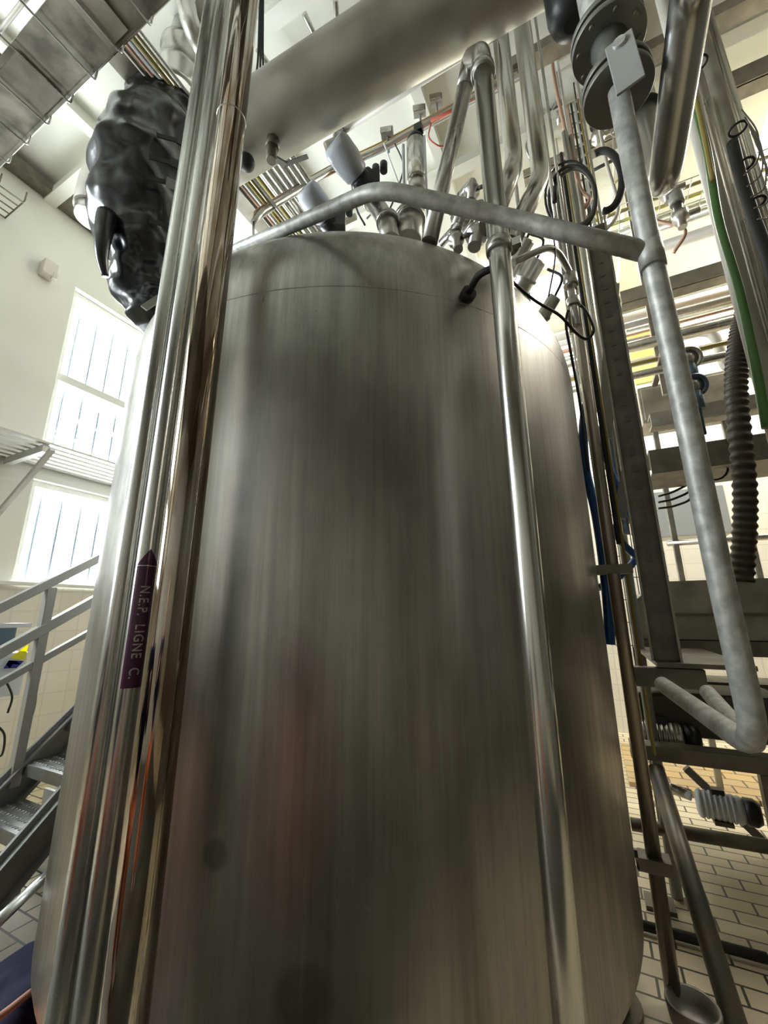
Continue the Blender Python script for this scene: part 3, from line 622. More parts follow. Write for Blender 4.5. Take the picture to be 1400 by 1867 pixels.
# right dome shoulder: motor / probe bodies and slender tube
for i, (x, y, r) in enumerate(((968, 492, .055), (1000, 560, .035), (950, 455, .05))):
    c = H(x, y, 2.05); a = Vector((0.5, -0.35, 0.42)).normalized(); o = thing('level_probe', c, ['ridged steel probe body on the right shoulder of the tank', 'short probe end lowest on the right shoulder', 'upper ridged probe body on the right shoulder'][i], 'probe')
    B().lathe(c - a * 0.14, a, [(r * .8, 0), (r, 0.01), (r, 0.08), (r * 1.15, 0.085), (r * 1.15, 0.10), (r, 0.105), (r, 0.19), (r * .8, 0.2)], 28).make('body', satin_m, o)
    B().tube(spline([c + a * 0.05, c + a * 0.12 + Vector((0, 0, .04)), c + Vector((0.02, -0.02, 0.22))], 6), 0.007, 8).make('lead', rubber_m, o)
B().tube([H(936, 478, 1.75), H(1010, 445, 1.9), H(1040, 500, 2.1), H(1042, 500, 2.1) - Vector((0, 0, 0.1))], 0.017, 18, 0.10).make('sample_tube', satin_m, label='thin hooked steel tube arching over the tank shoulder', cat='pipe')
B().tube(spline([H(935, 515, 1.72), H(975, 548, 1.85), H(1020, 575, 2.0), H(1048, 605, 2.1), H(1070, 618, 2.15), H(1082, 598, 2.15), H(1062, 560, 2.15), H(1040, 560, 2.15), H(1032, 590, 2.15), H(1040, 640, 2.15), H(1058, 740, 2.17), H(1072, 860, 2.2)], 8), 0.0075, 10).make('signal_cable', rubber_m, label='black signal cable looping down the right edge of the tank', cat='cable')
B().tube(spline([H(1012, 395, 1.9), H(1008, 420, 1.9), H(1012, 470, 1.9), H(1000, 540, 1.9)], 6), 0.004, 8).tube([H(1012, 340, 1.9), H(1011, 368, 1.9)], 0.012, 12).make('probe_lead', rubber_m, label='thin black lead with a fat black plug hanging right of the bent pipes', cat='cable')

# coil of dark cable
for i, (cx_, cy_, rr, r) in enumerate(((1044, 362, 60, .010), (1048, 360, 52, .012), (1040, 358, 64, .008), (1100, 330, 55, .022))):
    pts = []
    for k in range(28):
        a = 2 * PI * k / 28 if i < 3 else -PI * 0.35 + 1.15 * PI * k / 27 - PI * 0.15
        pts.append(H(cx_ + rr * (0.72 if i < 3 else 0.62) * math.cos(a), cy_ - rr * math.sin(a), 2.35 + 0.03 * i))
    B().tube(pts, r, 10, closed=(i < 3), caps=(i == 3)).make('cable_coil', rubber_m if i != 1 else dark_steel, label=(['middle loop of the hung dark cable coil', 'smallest, thickest loop of the hung cable coil', 'outermost, thinnest loop of the hung cable coil', ''][i] if i < 3 else 'thick dark hose bend to the right of the cable coil'), cat='cable' if i < 3 else 'hose', group='coiled cable loops' if i < 3 else None)

# ================================================================== RIGHT SIDE: UPRIGHTS
# slotted channel
slot_m = mat('light_seen_through_slot', (0.20, 0.18, 0.15), 0.5)
sc0 = H(1243, 1178, 2.45); sct = H(1104, 395, 2.45); sx, sy = azv(6.85).x * 2.45, azv(6.85).y * 2.45
scb = thing('slotted_channel', (sx, sy, sc0.z), 'upright perforated steel channel right of the tank, standing on the platform edge', 'channel')
dirn = azv(6.85); sd = Vector((dirn.y, -dirn.x, 0))
zb0, zt0_ = 1.33, 3.95
b = B()
cc = Vector((sx, sy, 0))
for s_ in (-1, 1): b.box(cc + sd * s_ * 0.057 + Vector((0, 0, (zb0 + zt0_) / 2)), (0.010, 0.06, zt0_ - zb0), Matrix((sd, dirn, Vector((0, 0, 1)))).transposed())
b.make('flange', beam_m, scb)
b = B(); b.box(cc + dirn * 0.028 + Vector((0, 0, (zb0 + zt0_) / 2)), (0.108, 0.006, zt0_ - zb0), Matrix((sd, dirn, Vector((0, 0, 1)))).transposed()); b.make('web', dark_steel, scb)
z = zb0 + 0.1
while z < zt0_ - 0.1:
    slots = B(); slots.box(cc + dirn * 0.0238 + Vector((0, 0, z)), (0.030, 0.003, 0.045), Matrix((sd, dirn, Vector((0, 0, 1)))).transposed()); z += 0.098; slots.make('slot', slot_m, scb)

# thin verticals along the tank's right edge
pq = azv(2.85) * 2.38
dn = thing('drain_pipe', (pq.x, pq.y, 0.05), 'slim dark downpipe hugging the right edge of the tank above the cup', 'pipe')
B().tube([(pq.x, pq.y, 0.05), (pq.x, pq.y, 4.4)], 0.030, 24).make('tube', mat('brown_steel_tube', (0.34, 0.30, 0.25), 0.3, 0.9), dn)
for (x, y) in ((1185, 1575),): 
    z = H(x, y, 2.36).z; B().box((pq.x, pq.y, z), (0.12, 0.09, 0.05)).box((pq.x - 0.10, pq.y + 0.05, z), (0.16, 0.02, 0.03)).make('pipe_clamp', dark_steel, dn)
z = H(1115, 1038, 2.36).z; B().box((pq.x - 0.0, pq.y, z), (0.17, 0.08, 0.045)).make('pipe_clamp', dark_steel, dn)
for i, (x, y, h_, r, z0, z1, m_) in enumerate(((1085, 700, 2.42, .012, 1.9, 4.6, rubber_m), (1100, 760, 2.5, .008, 0.9, 4.6, ochre_m), (1078, 560, 2.75, .022, 2.0, 5.2, satin_m), (1090, 560, 2.8, .014, 2.0, 5.2, satin_m))):
    q = H(x, y, h_); B().tube([(q.x, q.y, z0), (q.x, q.y, z1)], r, 12).make('conduit', m_, label=['black cable riser close to the tank edge', 'thin ochre riser between the tank and the slotted channel', 'bright steel riser behind the cable loops', 'thin bright riser beside the slotted channel'][i], cat='conduit')
# fittings at the top of the downpipe (strainer-like body)
q = H(1042, 530, 2.1); B().cyl((q.x, q.y, q.z - 0.22), (q.x, q.y, q.z + 0.06), 0.020, 18).cyl((q.x, q.y, q.z + 0.03), (q.x, q.y, q.z + 0.10), 0.038, 18).cyl((q.x, q.y, q.z - 0.10), (q.x, q.y, q.z - 0.05), 0.033, 18).make('inline_strainer', satin_m, label='small inline strainer above the cable loop', cat='strainer')
# flat bars
for i, (x0, y0, x1, y1, w_) in enumerate(((1117, 520, 1104, 800, .075), (1160, 780, 1128, 945, .065))):
    a, c = H(x0, y0, 2.62), H(x1, y1, 2.62); b = B(); b.bar(a, c, w_, 0.012, dirn); b.make('flat_bar', grey_paint, label=['long grey flat bar left of the slotted channel', 'short slanted grey flat bar low behind the slotted channel'][i], cat='bar')
# blue hoses
B().tube(spline([H(1068, 735, 2.55), H(1063, 790, 2.55), H(1068, 860, 2.55), H(1085, 930, 2.55), H(1098, 1010, 2.5), H(1108, 1100, 2.5), H(1112, 1175, 2.5)], 8), 0.026, 14).make('blue_hose', blue_hose, label='thick blue hose running down beside the tank edge', cat='hose')
B().tube(spline([H(1130, 745, 2.75), H(1112, 745, 2.75), H(1096, 800, 2.7), H(1118, 870, 2.7), H(1150, 940, 2.7), H(1172, 990, 2.7), H(1165, 1015, 2.7), H(1130, 985, 2.65), H(1122, 955, 2.62)], 8), 0.020, 14).make('blue_hose', blue_hose, label='looping blue hose curling behind the grey flat bars', cat='hose')
B().tube(spline([H(1172, 985, 2.85), H(1158, 1020, 2.8), H(1130, 1050, 2.75), H(1090, 1072, 2.7)], 6), 0.020, 14).make('blue_hose', blue_hose, label='short blue hose tail reaching back to the tank edge', cat='hose')
q = H(1118, 776, 2.9); B().cyl(q + Vector((0.03, 0, -.03)), q + Vector((0.03, 0, .03)), 0.035, 16).make('hose_coupling', mat('orange_plastic', (0.9, 0.25, 0.05), 0.4), label='orange coupling on the blue hose', cat='coupling')
q = H(1083, 662, 2.8); B().tube([q - Vector((0.045, 0, 0)), q + Vector((0.045, 0, 0.01))], 0.010, 10).box(q, (0.03, 0.02, 0.03)).make('lever_valve', red_m, label='little red lever valve beside the slotted channel', cat='valve')
q = H(1110, 815, 3.2); B().box(q, (0.22, 0.12, 0.30)).cyl(q - Vector((0, 0, 0.1)), (q.x, q.y, 0), 0.03, 12).make('control_box', grey_paint, label='grey control box behind the flat bars', cat='control box', bevel=0.01)

# cup (drain funnel) and leaning leg at bottom right
fc = PZ(1262, 1828, 0.10)
cup = thing('drain_cup', (fc.x, fc.y, 0), 'round grey drain cup on the floor under the slim downpipe', 'drain cup')
B().lathe((fc.x, fc.y, 0.0), (0, 0, 1), [(0.06, 0), (0.082, 0.03), (0.092, 0.09), (0.090, 0.10), (0.082, 0.098), (0.070, 0.06), (0.05, 0.035), (0.0, 0.03)], 44).make('bowl', mat('dull_grey_cup', (0.24, 0.22, 0.20), 0.45, 0.4), cup)
lt, lb = PY(1222, 1490, 2.75), PZ(1352, 1905, 0.01)
B().tube([H(1195, 1400, 3.0), lb], 0.042, 28).make('leaning_prop', mat('dark_prop_steel', (0.14, 0.15, 0.15), 0.45, 0.6, col2=(0.22, 0.19, 0.15), vscale=10), label='thick dark pipe prop leaning down to the floor at the lower right', cat='prop')

# ================================================================== RIGHT BACKGROUND: PLATFORM AND BEAMS
def hbeam(px0, py0, px1, py1, Y, h, d, m_, lab, name='beam', ext0=0.0, ext1=1.5, cat='beam'):
    a, c = PY(px0, py0, Y), PY(px1, py1, Y); z = (a.z + c.z) / 2
    if z > 5.95: Y *= 4.4 / (z - 1.55); a, c = PY(px0, py0, Y), PY(px1, py1, Y); z = (a.z + c.z) / 2
    b = B(); x0, x1 = a.x - ext0, min(c.x + ext1, XR - 0.05)
    b.box(((x0 + x1) / 2, Y, z), (x1 - x0, 0.02, h)); b.box(((x0 + x1) / 2, Y + d / 2, z - h / 2 + 0.008), (x1 - x0, d, 0.016)); b.box(((x0 + x1) / 2, Y + d / 2, z + h / 2 - 0.008), (x1 - x0, d, 0.016))
    return b.make(name, m_, label=lab, cat=cat)
hbeam(1130, 535, 1340, 492, 3.9, 0.13, 0.13, beam_m, 'upper weathered channel beam crossing behind the guard frame', 'channel_beam')
hbeam(1185, 760, 1400, 735, 3.9, 0.12, 0.14, beam_m, 'middle weathered channel beam above the dark deck beam', 'channel_beam')
hbeam(1185, 842, 1400, 815, 3.7, 0.20, 0.5, dark_steel, 'deep dark deck beam of the upper platform', 'deck_beam')
# hopper / trough
a = PY(1165, 1120, 3.5); c = PY(1400, 1110, 3.5); zt_, zb_ = PY(1240, 1060, 3.5).z, PY(1240, 1165, 3.5).z
tr = thing('trough', (a.x + 0.5, 3.5, zb_), 'broad dull steel trough with a cut-off corner behind the guard frame', 'trough')
b = B(); V = b.bm.verts.new
X0, X1, Y0, Y1 = a.x - 0.02, 3.2, 3.45, 4.3
vs = [V((X0, Y0, zt_ - 0.13)), V((X0 + 0.16, Y0, zt_)), V((X1, Y0, zt_)), V((X1, Y0, zb_)), V((X0, Y0, zb_))]
vs2 = [V((v.co.x, Y1, v.co.z)) for v in vs]
b.bm.faces.new(vs); b.bm.faces.new(list(reversed(vs2)))
for i in range(5): b.bm.faces.new((vs[i], vs2[i], vs2[(i + 1) % 5], vs[(i + 1) % 5]))
b.make('body', beam_m, tr)
B().box(((X0 + X1) / 2 + 0.1, Y0 - 0.02, zb_ + 0.16), (X1 - X0 - 0.2, 0.05, 0.02)).make('lip', dark_steel, tr)
B().box((0.42, 2.9, 1.32), (0.36, 1.12, 0.02)).make('gusset_plate', dark_steel, tr)
for xx in (0.30, 1.6, 3.0): B().box((xx, 4.1, zb_ / 2 - 0.05), (0.07, 0.07, zb_ - 0.1)).make('leg', dark_steel, tr)
B().box(((X0 + X1) / 2, Y0 + 0.3, zb_ - 0.05), (X1 - X0, 0.7, 0.09)).make('support_rail', dark_steel, tr)
hbeam(1135, 1232, 1288, 1240, 2.42, 0.085, 0.07, dark_steel, 'short dark angle bar with bolts just below the trough', 'angle_bar', ext1=0.0)
hbeam(1150, 1372, 1400, 1394, 3.0, 0.075, 0.12, dark_steel, 'low dark platform rail behind the frame elbow', 'platform_rail')
hbeam(1150, 1248, 1400, 1262, 3.9, 0.10, 0.4, dark_steel, 'dark platform underside rail behind the angle bar', 'platform_rail')
b = B(); q0 = PY(1180, 1290, 3.4); b.box((q0.x + 0.35, 3.6, q0.z - 0.02), (0.8, 0.5, 0.26)); b.make('gear_housing', mat('olive_dark_metal', (0.09, 0.085, 0.065), 0.5, 0.4), label='boxy dark housing under the platform', cat='housing', bevel=0.03)
B().tube([PY(1150, 1502, 3.2), PY(1400, 1535, 3.2) + Vector((1.0, 0, 0))], 0.035, 18).make('floor_pipe', dark_steel, label='dark horizontal pipe low over the brick floor', cat='pipe')
B().tube([PZ(1165, 1685, 0.03), PZ(1400, 1748, 0.03)], 0.022, 14).make('floor_pipe', rubber_m, label='black pipe lying across the brick floor', cat='pipe')
B().tube([PY(1160, 1575, 2.9), PY(1215, 1582, 2.9)], 0.03, 14).make('floor_pipe', dark_steel, label='short dark stub beside the downpipe clamp', cat='pipe')
# platform legs and props under it
for i, (x, y) in enumerate(((1168, 1400), (1395, 1400))):
    q = PY(x, y, 3.05); B().box((q.x, 3.07, 0.36 if True else 0), (0.06, 0.06, 0.72)).box((q.x, 3.07, 0.01), (0.14, 0.14, 0.02)).make('post', dark_steel, tr)
b = B(); b.bar(PY(1250, 1400, 3.9), PY(1420, 1560, 3.9), 0.05, 0.05).make('diagonal_brace', dark_steel, label='dark diagonal brace over the yellow brick area', cat='brace')
# ochre bricks patch of floor: raised plinth
ochre_brick = brick_mat('ochre_bricks', (0.66, 0.46, 0.20), (0.58, 0.42, 0.22), (0.12, 0.08, 0.05), 0.24, 0.18, 0.008, 'xy', 0.45)
q = PZ(1300, 1465, 0.0); B().box((q.x + 0.7, q.y + 0.75, 0.02), (2.6, 1.3, 0.04)).make('floor_plinth', ochre_brick, kind='structure', label='low plinth of ochre bricks at the back')
# small pumps / motors
def motor(c, r, l, ax_, body_m, lab, cap=None):
    c = Vector(c); a = Vector(ax_).normalized(); t = thing('pump_motor', c, lab, 'motor')
    pr_ = [(r * .55, 0), (r * .9, 0.01)]; n = 7
    for k in range(n): z = 0.02 + (l - 0.06) * k / n; pr_ += [(r, z), (r, z + (l - .06) / n * .5), (r * .93, z + (l - .06) / n * .55), (r * .93, z + (l - .06) / n * .95)]
    pr_ += [(r, l - 0.03), (r * .8, l)]
    B().lathe(c, a, pr_, 32).make('finned_body', body_m, t)
    B().lathe(c + a * l, a, [(r * .95, 0), (r * .95, 0.05), (r * .7, 0.08), (0, 0.085)], 32).make('end_cover', cap or black_m, t)
    B().box(c + a * l * .5 + Vector((0, 0, r * 1.05)), (r * .8, r * .8, r * .4)).make('terminal_box', cap or black_m, t)
    B().box(c + a * l * .5 - Vector((0, 0, r * 1.0)), (r * 1.2, r * 1.4, r * .3)).make('foot', dark_steel, t)
    return t
q = PY(1165, 1338, 3.3); motor(q, 0.09, 0.24, (1, 0, 0), satin_m, 'silver-bodied motor behind the downpipe below the angle bar')
q = PY(1268, 1462, 3.8); motor(q, 0.085, 0.26, (1, -0.1, 0), white_p, 'white motor with black end standing among the ochre bricks', black_m)
B().tube([PY(1205, 1430, 3.8), PY(1260, 1450, 3.8)], 0.035, 16).make('suction_pipe', pipe_m, label='shiny suction pipe leading to the white motor', cat='pipe')

# background pipes and fittings on plane Y=4.6
def hp(x0, y0, x1, y1, Y, r, m_, lab, ext=1.5, cat='pipe'):
    a, c = PY(x0, y0, Y), PY(x1, y1, Y); d_ = Vector((1, 0, (c.z - a.z) / (c.x - a.x) * 0.3)).normalized(); z = (a.z + c.z) / 2
    B().tube([Vector((a.x, Y, z)), Vector((min(c.x + ext, XR - 0.05), Y, z))], r, 18).make('horizontal_pipe', m_, label=lab, cat=cat)
hp(1140, 600, 1335, 548, 4.6, 0.062, pipe_m, 'bright horizontal pipe below the upper channel beam', 3.0)
hp(1170, 462, 1330, 410, 4.6, 0.06, cream_m, 'cream double-walled pipe high on the right, lower run', 3.0)
hp(1150, 432, 1320, 378, 4.5, 0.05, satin_m, 'steel pipe high on the right, upper run', 3.0)
a = PY(1150, 632, 4.6); c = PY(1300, 604, 4.6); z = (a.z + c.z) / 2
B().tube([(a.x, 4.6, z), (c.x, 4.6, z), (c.x + 0.03, 4.6, PY(1318, 680, 4.6).z), (c.x + 0.3, 4.62, PY(1340, 690, 4.6).z)], 0.045, 18, 0.14).make('bent_pipe', cream_m, label='cream-coloured thin pipe that bends down before the ribbed hose', cat='pipe')
for i, (x, y) in enumerate(((1258, 652), (1268, 702))):
    q = PY(x, y, 3.5); g = thing('ring_coupling', q, ['upper blue-grey ring coupling next to the guard frame', 'lower blue-grey ring coupling next to the guard frame'][i], 'coupling')
    B().lathe(q, (0.35, -1, -0.25), [(0.038, -0.05), (0.045, -0.04), (0.075, -0.03), (0.088, -0.015), (0.088, 0.012), (0.078, 0.018), (0.062, 0.012), (0.058, -0.01), (0, -0.012)], 36).make('rim', blue_metal if i else satin_m, g)
    B().lathe(q, (0.35, -1, -0.25), [(0.060, -0.02), (0.060, 0.004), (0, 0.004)], 30).make('face', satin_m, g)
    B().cyl(q + Vector((-0.01, 0.03, -0.05)), q + Vector((-0.01, 0.03, -0.19)), 0.050, 20).cyl(q + Vector((-0.01, 0.03, -0.18)), Vector((q.x - 0.01, 3.53, 2.83)), 0.02, 12).make('neck', blue_metal, g)
# ribbed hose and its black upper part
hz0, hz1 = H(1358, 1050, 3.4), H(1345, 600, 3.4)
pr_ = []; n = 60; 
b = B(); pts = spline([H(1352, 1060, 3.45), H(1358, 900, 3.45), H(1342, 720, 3.45), H(1348, 620, 3.45), H(1362, 560, 3.40)], 90)
b.tube(pts, lambda t: 0.062 + 0.005 * math.sin(t * 2 * PI * 45), 20); b.make('ribbed_hose', brown_hose, label='fat brown ribbed hose hanging on the far right', cat='hose')
# vertical trunking group top right
for i, (x, y, h_, r, m_) in enumerate(((1290, 300, 2.6, .045, cream_m), (1318, 300, 2.7, .030, satin_m), (1348, 300, 2.55, .035, beam_m), (1375, 300, 2.65, .020, pipe_m))):
    q = H(x, y, h_); B().tube([(q.x, q.y, 2.0 if i != 2 else 2.6), (q.x, q.y, ZC)], r, 18).make('riser_pipe', m_, label=['cream riser, leftmost of the group at the upper right', 'satin riser, second of the group at the upper right', 'weathered riser, third of the group at the upper right', 'bright thin riser, rightmost of the group at the upper right'][i], cat='pipe')
B().tube(spline([H(1268, 190, 2.5), H(1290, 280, 2.5), H(1310, 400, 2.5), H(1345, 520, 2.5), H(1372, 640, 2.5), H(1398, 780, 2.5)], 8), 0.020, 12).make('green_hose', green_m, label='green hose clipped along the cream riser', cat='hose')
B().tube(spline([H(1262, 150, 2.45), H(1282, 240, 2.45), H(1300, 330, 2.45)], 8), 0.012, 10).make('ochre_cable', ochre_m, label='ochre cable lying against the cream riser', cat='cable')
B().tube(spline([H(1335, 260, 2.4), H(1352, 330, 2.4), H(1375, 400, 2.4), H(1400, 470, 2.4), H(1425, 560, 2.4)], 8), 0.026, 12).make('black_hose', rubber_m, label='thick black hose on the weathered riser at the far right', cat='hose')
for i, (x, y) in enumerate(((1345, 235), (1358, 300), (1378, 370), (1275, 115))):
    q = H(x, y, 2.42); B().tube([q + Vector((0.036 * math.cos(t * PI / 10), 0.036 * math.sin(t * PI / 10), 0)) for t in range(20)], 0.006, 8, closed=True).make('pipe_clip', rubber_m, label=['uppermost dark ring clip, on the weathered riser', 'middle dark ring clip, halfway along the weathered riser', 'lowest dark ring clip at the right edge of the photo', 'dark ring clip near the bracket plate'][i], cat='clip', group='ring clips on the risers')
for i in range(5):
    x = 1352 + i * 6; B().tube(spline([H(x, 200 + i * 14, 2.3), H(x + 28, 240 + i * 22, 2.3), H(x + 30, 290 + i * 25, 2.3), H(x + 4, 320 + i * 20, 2.3)], 8), 0.0035, 6).make('wire_loop', dark_steel, label='thin wire loop sagging from the risers at the right edge', cat='wire', group='sagging wire loops')
B().box(H(1300, 130, 2.75), (0.10, 0.04, 0.42)).make('bracket_plate', grey_paint, label='grey bracket plate joining the wide tray to the risers', cat='bracket')
# wide tray top right & other cross members on high level
for i, (x0, y0, x1, y1, Y, h, lab) in enumerate(((1290, 165, 1400, 120, 3.2, 0.16, 'wide tray beam entering from the top right'), (960, 95, 1060, 45, 3.6, 0.10, 'cross member behind the bent pipes at the top'), (1010, 285, 1180, 225, 3.8, 0.09, 'cross member behind the cable coil'), (1200, 70, 1400, -20, 3.0, 0.10, 'highest cross member above the trap pipe'))):
    hbeam(x0, y0, x1, y1, Y, h, 0.12, beam_m, lab, 'cross_member', ext0=0.3, ext1=1.6 if i in (0, 3) else 0.4)
rnd = random.Random(3)
cl_names = ['silver', 'brown', 'pale', 'ochre', 'black']; cl_mats = [satin_m, copper_m, cream_m, ochre_m, rubber_m]
for i in range(18):
    x, y, h_ = rnd.uniform(985, 1210), rnd.uniform(120, 420), rnd.uniform(2.7, 3.6); q = H(x, y, h_); k = i % 5
    zt_ = min(ZC, q.z + rnd.uniform(0.3, 1.2))
    B().tube(spline([Vector((q.x, q.y, ZC)), Vector((q.x, q.y, zt_)), q + Vector((rnd.uniform(-.05, .05), 0, 0.1)), q + Vector((rnd.uniform(-.25, .25), 0, -0.12)), q + Vector((rnd.uniform(-.2, .2), 0.1, -0.05 - rnd.random() * .3))], 8), rnd.choice((0.006, 0.009, 0.014)), 8).make('drop_cable', cl_mats[k],
        label='one of the %s cables dropping from the ceiling behind the guard frame' % cl_names[k], cat='cable', group=cl_names[k] + ' drop cables behind the guard frame')
for i in range(7):
    x, y = [(1020, 215), (1090, 250), (1150, 300), (1215, 350), (1060, 150), (1000, 180), (1240, 395)][i]; q = H(x, y, 3.3)
    t = thing('process_valve', q, 'small steel valve %s' % ['below the black clamp behind the coil', 'above the thick hose bend', 'behind the galvanised upright', 'under the trap pipe bend', 'highest behind the flanged valve', 'beside the slender cable ladder', 'on the mesh tray edge'][i], 'valve')
    B().lathe(q, (0, 0, 1), [(0.03, -0.1), (0.03, -0.04), (0.055, -0.03), (0.055, 0.03), (0.03, 0.04), (0.03, 0.12)], 18).cyl(q, q + Vector((0.12, 0, 0)), 0.022, 12).make('body', satin_m, t)
    B().lathe(q + Vector((0, 0, 0.12)), (0, 0, 1), [(0.045, 0), (0.05, 0.01), (0.05, 0.09), (0.03, 0.11)], 18).make('top', black_m if i % 2 else grey_paint, t)
    B().tube([(q.x, q.y, q.z + 0.2), (q.x, q.y, ZC)], 0.012, 8).make('riser', satin_m, t)
# ladder tray vertical (wire) left of slotted channel
lq = H(1062, 300, 2.95)
ld = thing('ladder_tray', (lq.x, lq.y, 2.2), 'narrow upright cable ladder behind the coil of cable', 'cable tray')
for s_ in (-0.06, 0.06): B().box((lq.x + s_, lq.y, 4.2), (0.018, 0.03, 4.2)).make('side_rail', cream_m, ld)
for k in range(30): B().box((lq.x, lq.y, 2.25 + k * 0.12), (0.12, 0.012, 0.018)).make('rung', satin_m, ld)
for k in range(4): B().tube([(lq.x - 0.04 + k * 0.026, lq.y - 0.02, 2.2), (lq.x - 0.04 + k * 0.026, lq.y - 0.02, 5.7)], 0.008, 8).make('cable', [copper_m, rubber_m, white_p, ochre_m][k], ld)
# second ladder at centre-right top
lq = H(1003, 250, 3.6)
ld = thing('ladder_tray', (lq.x, lq.y, 3.2), 'slender upright cable ladder between the bent pipes and the coil', 'cable tray')
for s_ in (-0.05, 0.05): B().box((lq.x + s_, lq.y, 4.75), (0.015, 0.03, 3.1)).make('side_rail', cream_m, ld)
for k in range(22): B().box((lq.x, lq.y, 3.25 + k * 0.13), (0.10, 0.012, 0.018)).make('rung', satin_m, ld)
# high-level pipes along X crossing behind everything (centre-right)
lv = [(3.9, 3.62, 0.035, satin_m), (4.05, 4.0, 0.05, pipe_m), (4.3, 4.4, 0.03, cream_m), (4.2, 3.9, 0.02, ochre_m), (4.9, 4.3, 0.045, satin_m), (5.0, 4.75, 0.03, copper_m), (5.2, 5.1, 0.06, cream_m), (5.4, 4.9, 0.035, pipe_m)]
names = ['dull steel', 'bright', 'cream thin', 'ochre thin', 'satin mid-height', 'copper-tinted', 'fat cream', 'bright far']
for i, (Y, z, r, m_) in enumerate(lv):
    B().tube([(-0.55 - 0.1 * i, Y, z), (2.6, Y, z)], r, 16).make('cross_pipe', m_, label=names[i] + ' pipe of the crossing pipes behind the tank top, right side', cat='pipe')
for i in range(3):
    q = (0.15 + 0.35 * i, 4.15 + 0.1 * i, 3.95); t = thing('rack_hanger', q, ['left', 'middle', 'right'][i] + ' upright hanger of the crossing pipes behind the cable coil', 'hanger')
    B().box((q[0], q[1] - 0.08, 4.9), (0.04, 0.04, 2.7)).make('rod', beam_m, t); B().box((q[0], q[1], 4.06 - .2), (0.05, 0.6, 0.04)).make('arm', beam_m, t)
# wire mesh shelf seen above the channel beam
ms = thing('mesh_tray', (0.95, 4.3, 3.95), 'wire mesh tray with yellow cables above the upper channel beam', 'cable tray')
za = PY(1250, 360, 4.2).z
for k in range(22): B().tube([(0.25 + k * 0.12, 4.0, za), (0.25 + k * 0.12, 4.5, za)], 0.006, 6).make('rung', satin_m, ms)
for k in range(6): B().tube([(0.2, 4.0 + k * 0.1, za + 0.004), (2.9, 4.0 + k * 0.1, za + 0.004)], 0.006, 6).make('wire', satin_m, ms)
for k in range(3): B().tube([(0.2, 4.1 + k * 0.13, za + 0.03), (2.9, 4.12 + k * 0.13, za + 0.03)], 0.018, 8).make('cable', [ochre_m, yellow_m, white_p][k], ms)

# yellow board and pale cupboard behind
q = PY(1175, 630, 6.78); B().box((q.x, 6.785, q.z), (0.42, 0.03, 1.25)).make('notice_board', yellow_m, label='yellow board glimpsed behind the bright horizontal pipe', cat='board')
q = PY(1225, 735, 5.0); B().box((q.x + 0.1, 5.0, q.z - 0.05), (0.85, 0.4, 0.42)).box((q.x + 0.1, 4.795, q.z - 0.05), (0.80, 0.012, 0.36)).box((q.x - 0.2, 5.0, (q.z - .26) / 2), (0.05, 0.05, q.z - .26)).box((q.x + 0.4, 5.0, (q.z - .26) / 2), (0.05, 0.05, q.z - .26)).make('steel_cabinet', beam_m, label='dull steel cabinet above the middle channel beam', cat='cabinet', bevel=0.01)
# pale tiled block / grey cupboard low
q = PY(1250, 935, 5.6); B().box((q.x, 5.7, q.z), (0.75, 0.3, 0.55)).make('wall_cabinet', mat('pale_grey_enamel', (0.62, 0.64, 0.62), 0.4), label='pale grey cabinet on the tiled wall below the deck beam', cat='cabinet', bevel=0.01)
hp(1215, 988, 1400, 982, 5.0, 0.03, satin_m, 'thin straight rail in front of the tiled wall', 1.0, 'rail')
for i in range(3):
    a, c = PY(1200, 905 + i * 11, 4.2), PY(1262, 872 + i * 16, 4.2); B().tube(spline([a, a.lerp(c, .5) + Vector((0, 0, -0.03)), c, c + Vector((0.03, 0, 0.25))], 6), 0.010, 8).make('curved_cable', rubber_m, label=['top', 'middle', 'lowest'][i] + ' of three dark cables curving up under the deck beam', cat='cable', group='cables under the deck beam')
B().tube([PY(1300, 855, 3.8) + Vector((0.09 * math.cos(t * .4), 0, 0.09 * math.sin(t * .4))) for t in range(16)], 0.008, 8, closed=True).make('cable_ring', rubber_m, label='round loop of black cable hanging under the deck beam', cat='cable')
# wire mesh guard seen between tank edge and channel
mg = thing('mesh_guard', (0.25, 3.9, 1.2), 'fine wire guard fence seen between the tank edge and the channel', 'fence')
for k in range(9): B().tube([(0.16 + k * 0.05, 3.95, 1.2), (0.16 + k * 0.05, 3.95, 3.7)], 0.004, 6).make('wire', dark_steel, mg)
for k in range(14): B().tube([(0.14, 3.95, 1.3 + k * 0.18), (0.58, 3.95, 1.3 + k * 0.18)], 0.004, 6).make('cross_wire', dark_steel, mg)

# ================================================================== LEFT: STAIRS, RAILS, GRATING SHELF
SX = -3.3; slope = (0.87268574 - 0.57329223) / (1.7457078 - 1.44481322)
st = thing('staircase', (SX, 0.5, 0.0), 'grey steel staircase with perforated treads left of the tank', 'staircase')
def sp(y, off=0.0, x=SX): return Vector((x, y, 0.573 + (y - 1.4448) * slope + off))
W_ = 0.58
ya, yb = 0.93, 4.1
for x, nm in ((SX, 'stringer'), (SX + W_ + 0.0, 'stringer')):
    for yy in (0,):
        b = B(); b.bar(sp(ya, -0.11, x), sp(yb, -0.11, x), 0.02, 0.22); b.bar(sp(ya, -0.006, x + 0.02), sp(yb, -0.006, x + 0.02), 0.055, 0.012); b.bar(sp(ya, -0.214, x + 0.02), sp(yb, -0.214, x + 0.02), 0.055, 0.012)
        b.make(nm, stair_m, st)
tread_m = mat('perforated_tread', (0.42, 0.42, 0.40), 0.35, 0.7, var=0.2, vscale=10)
yy = ya + 0.12; n = 0
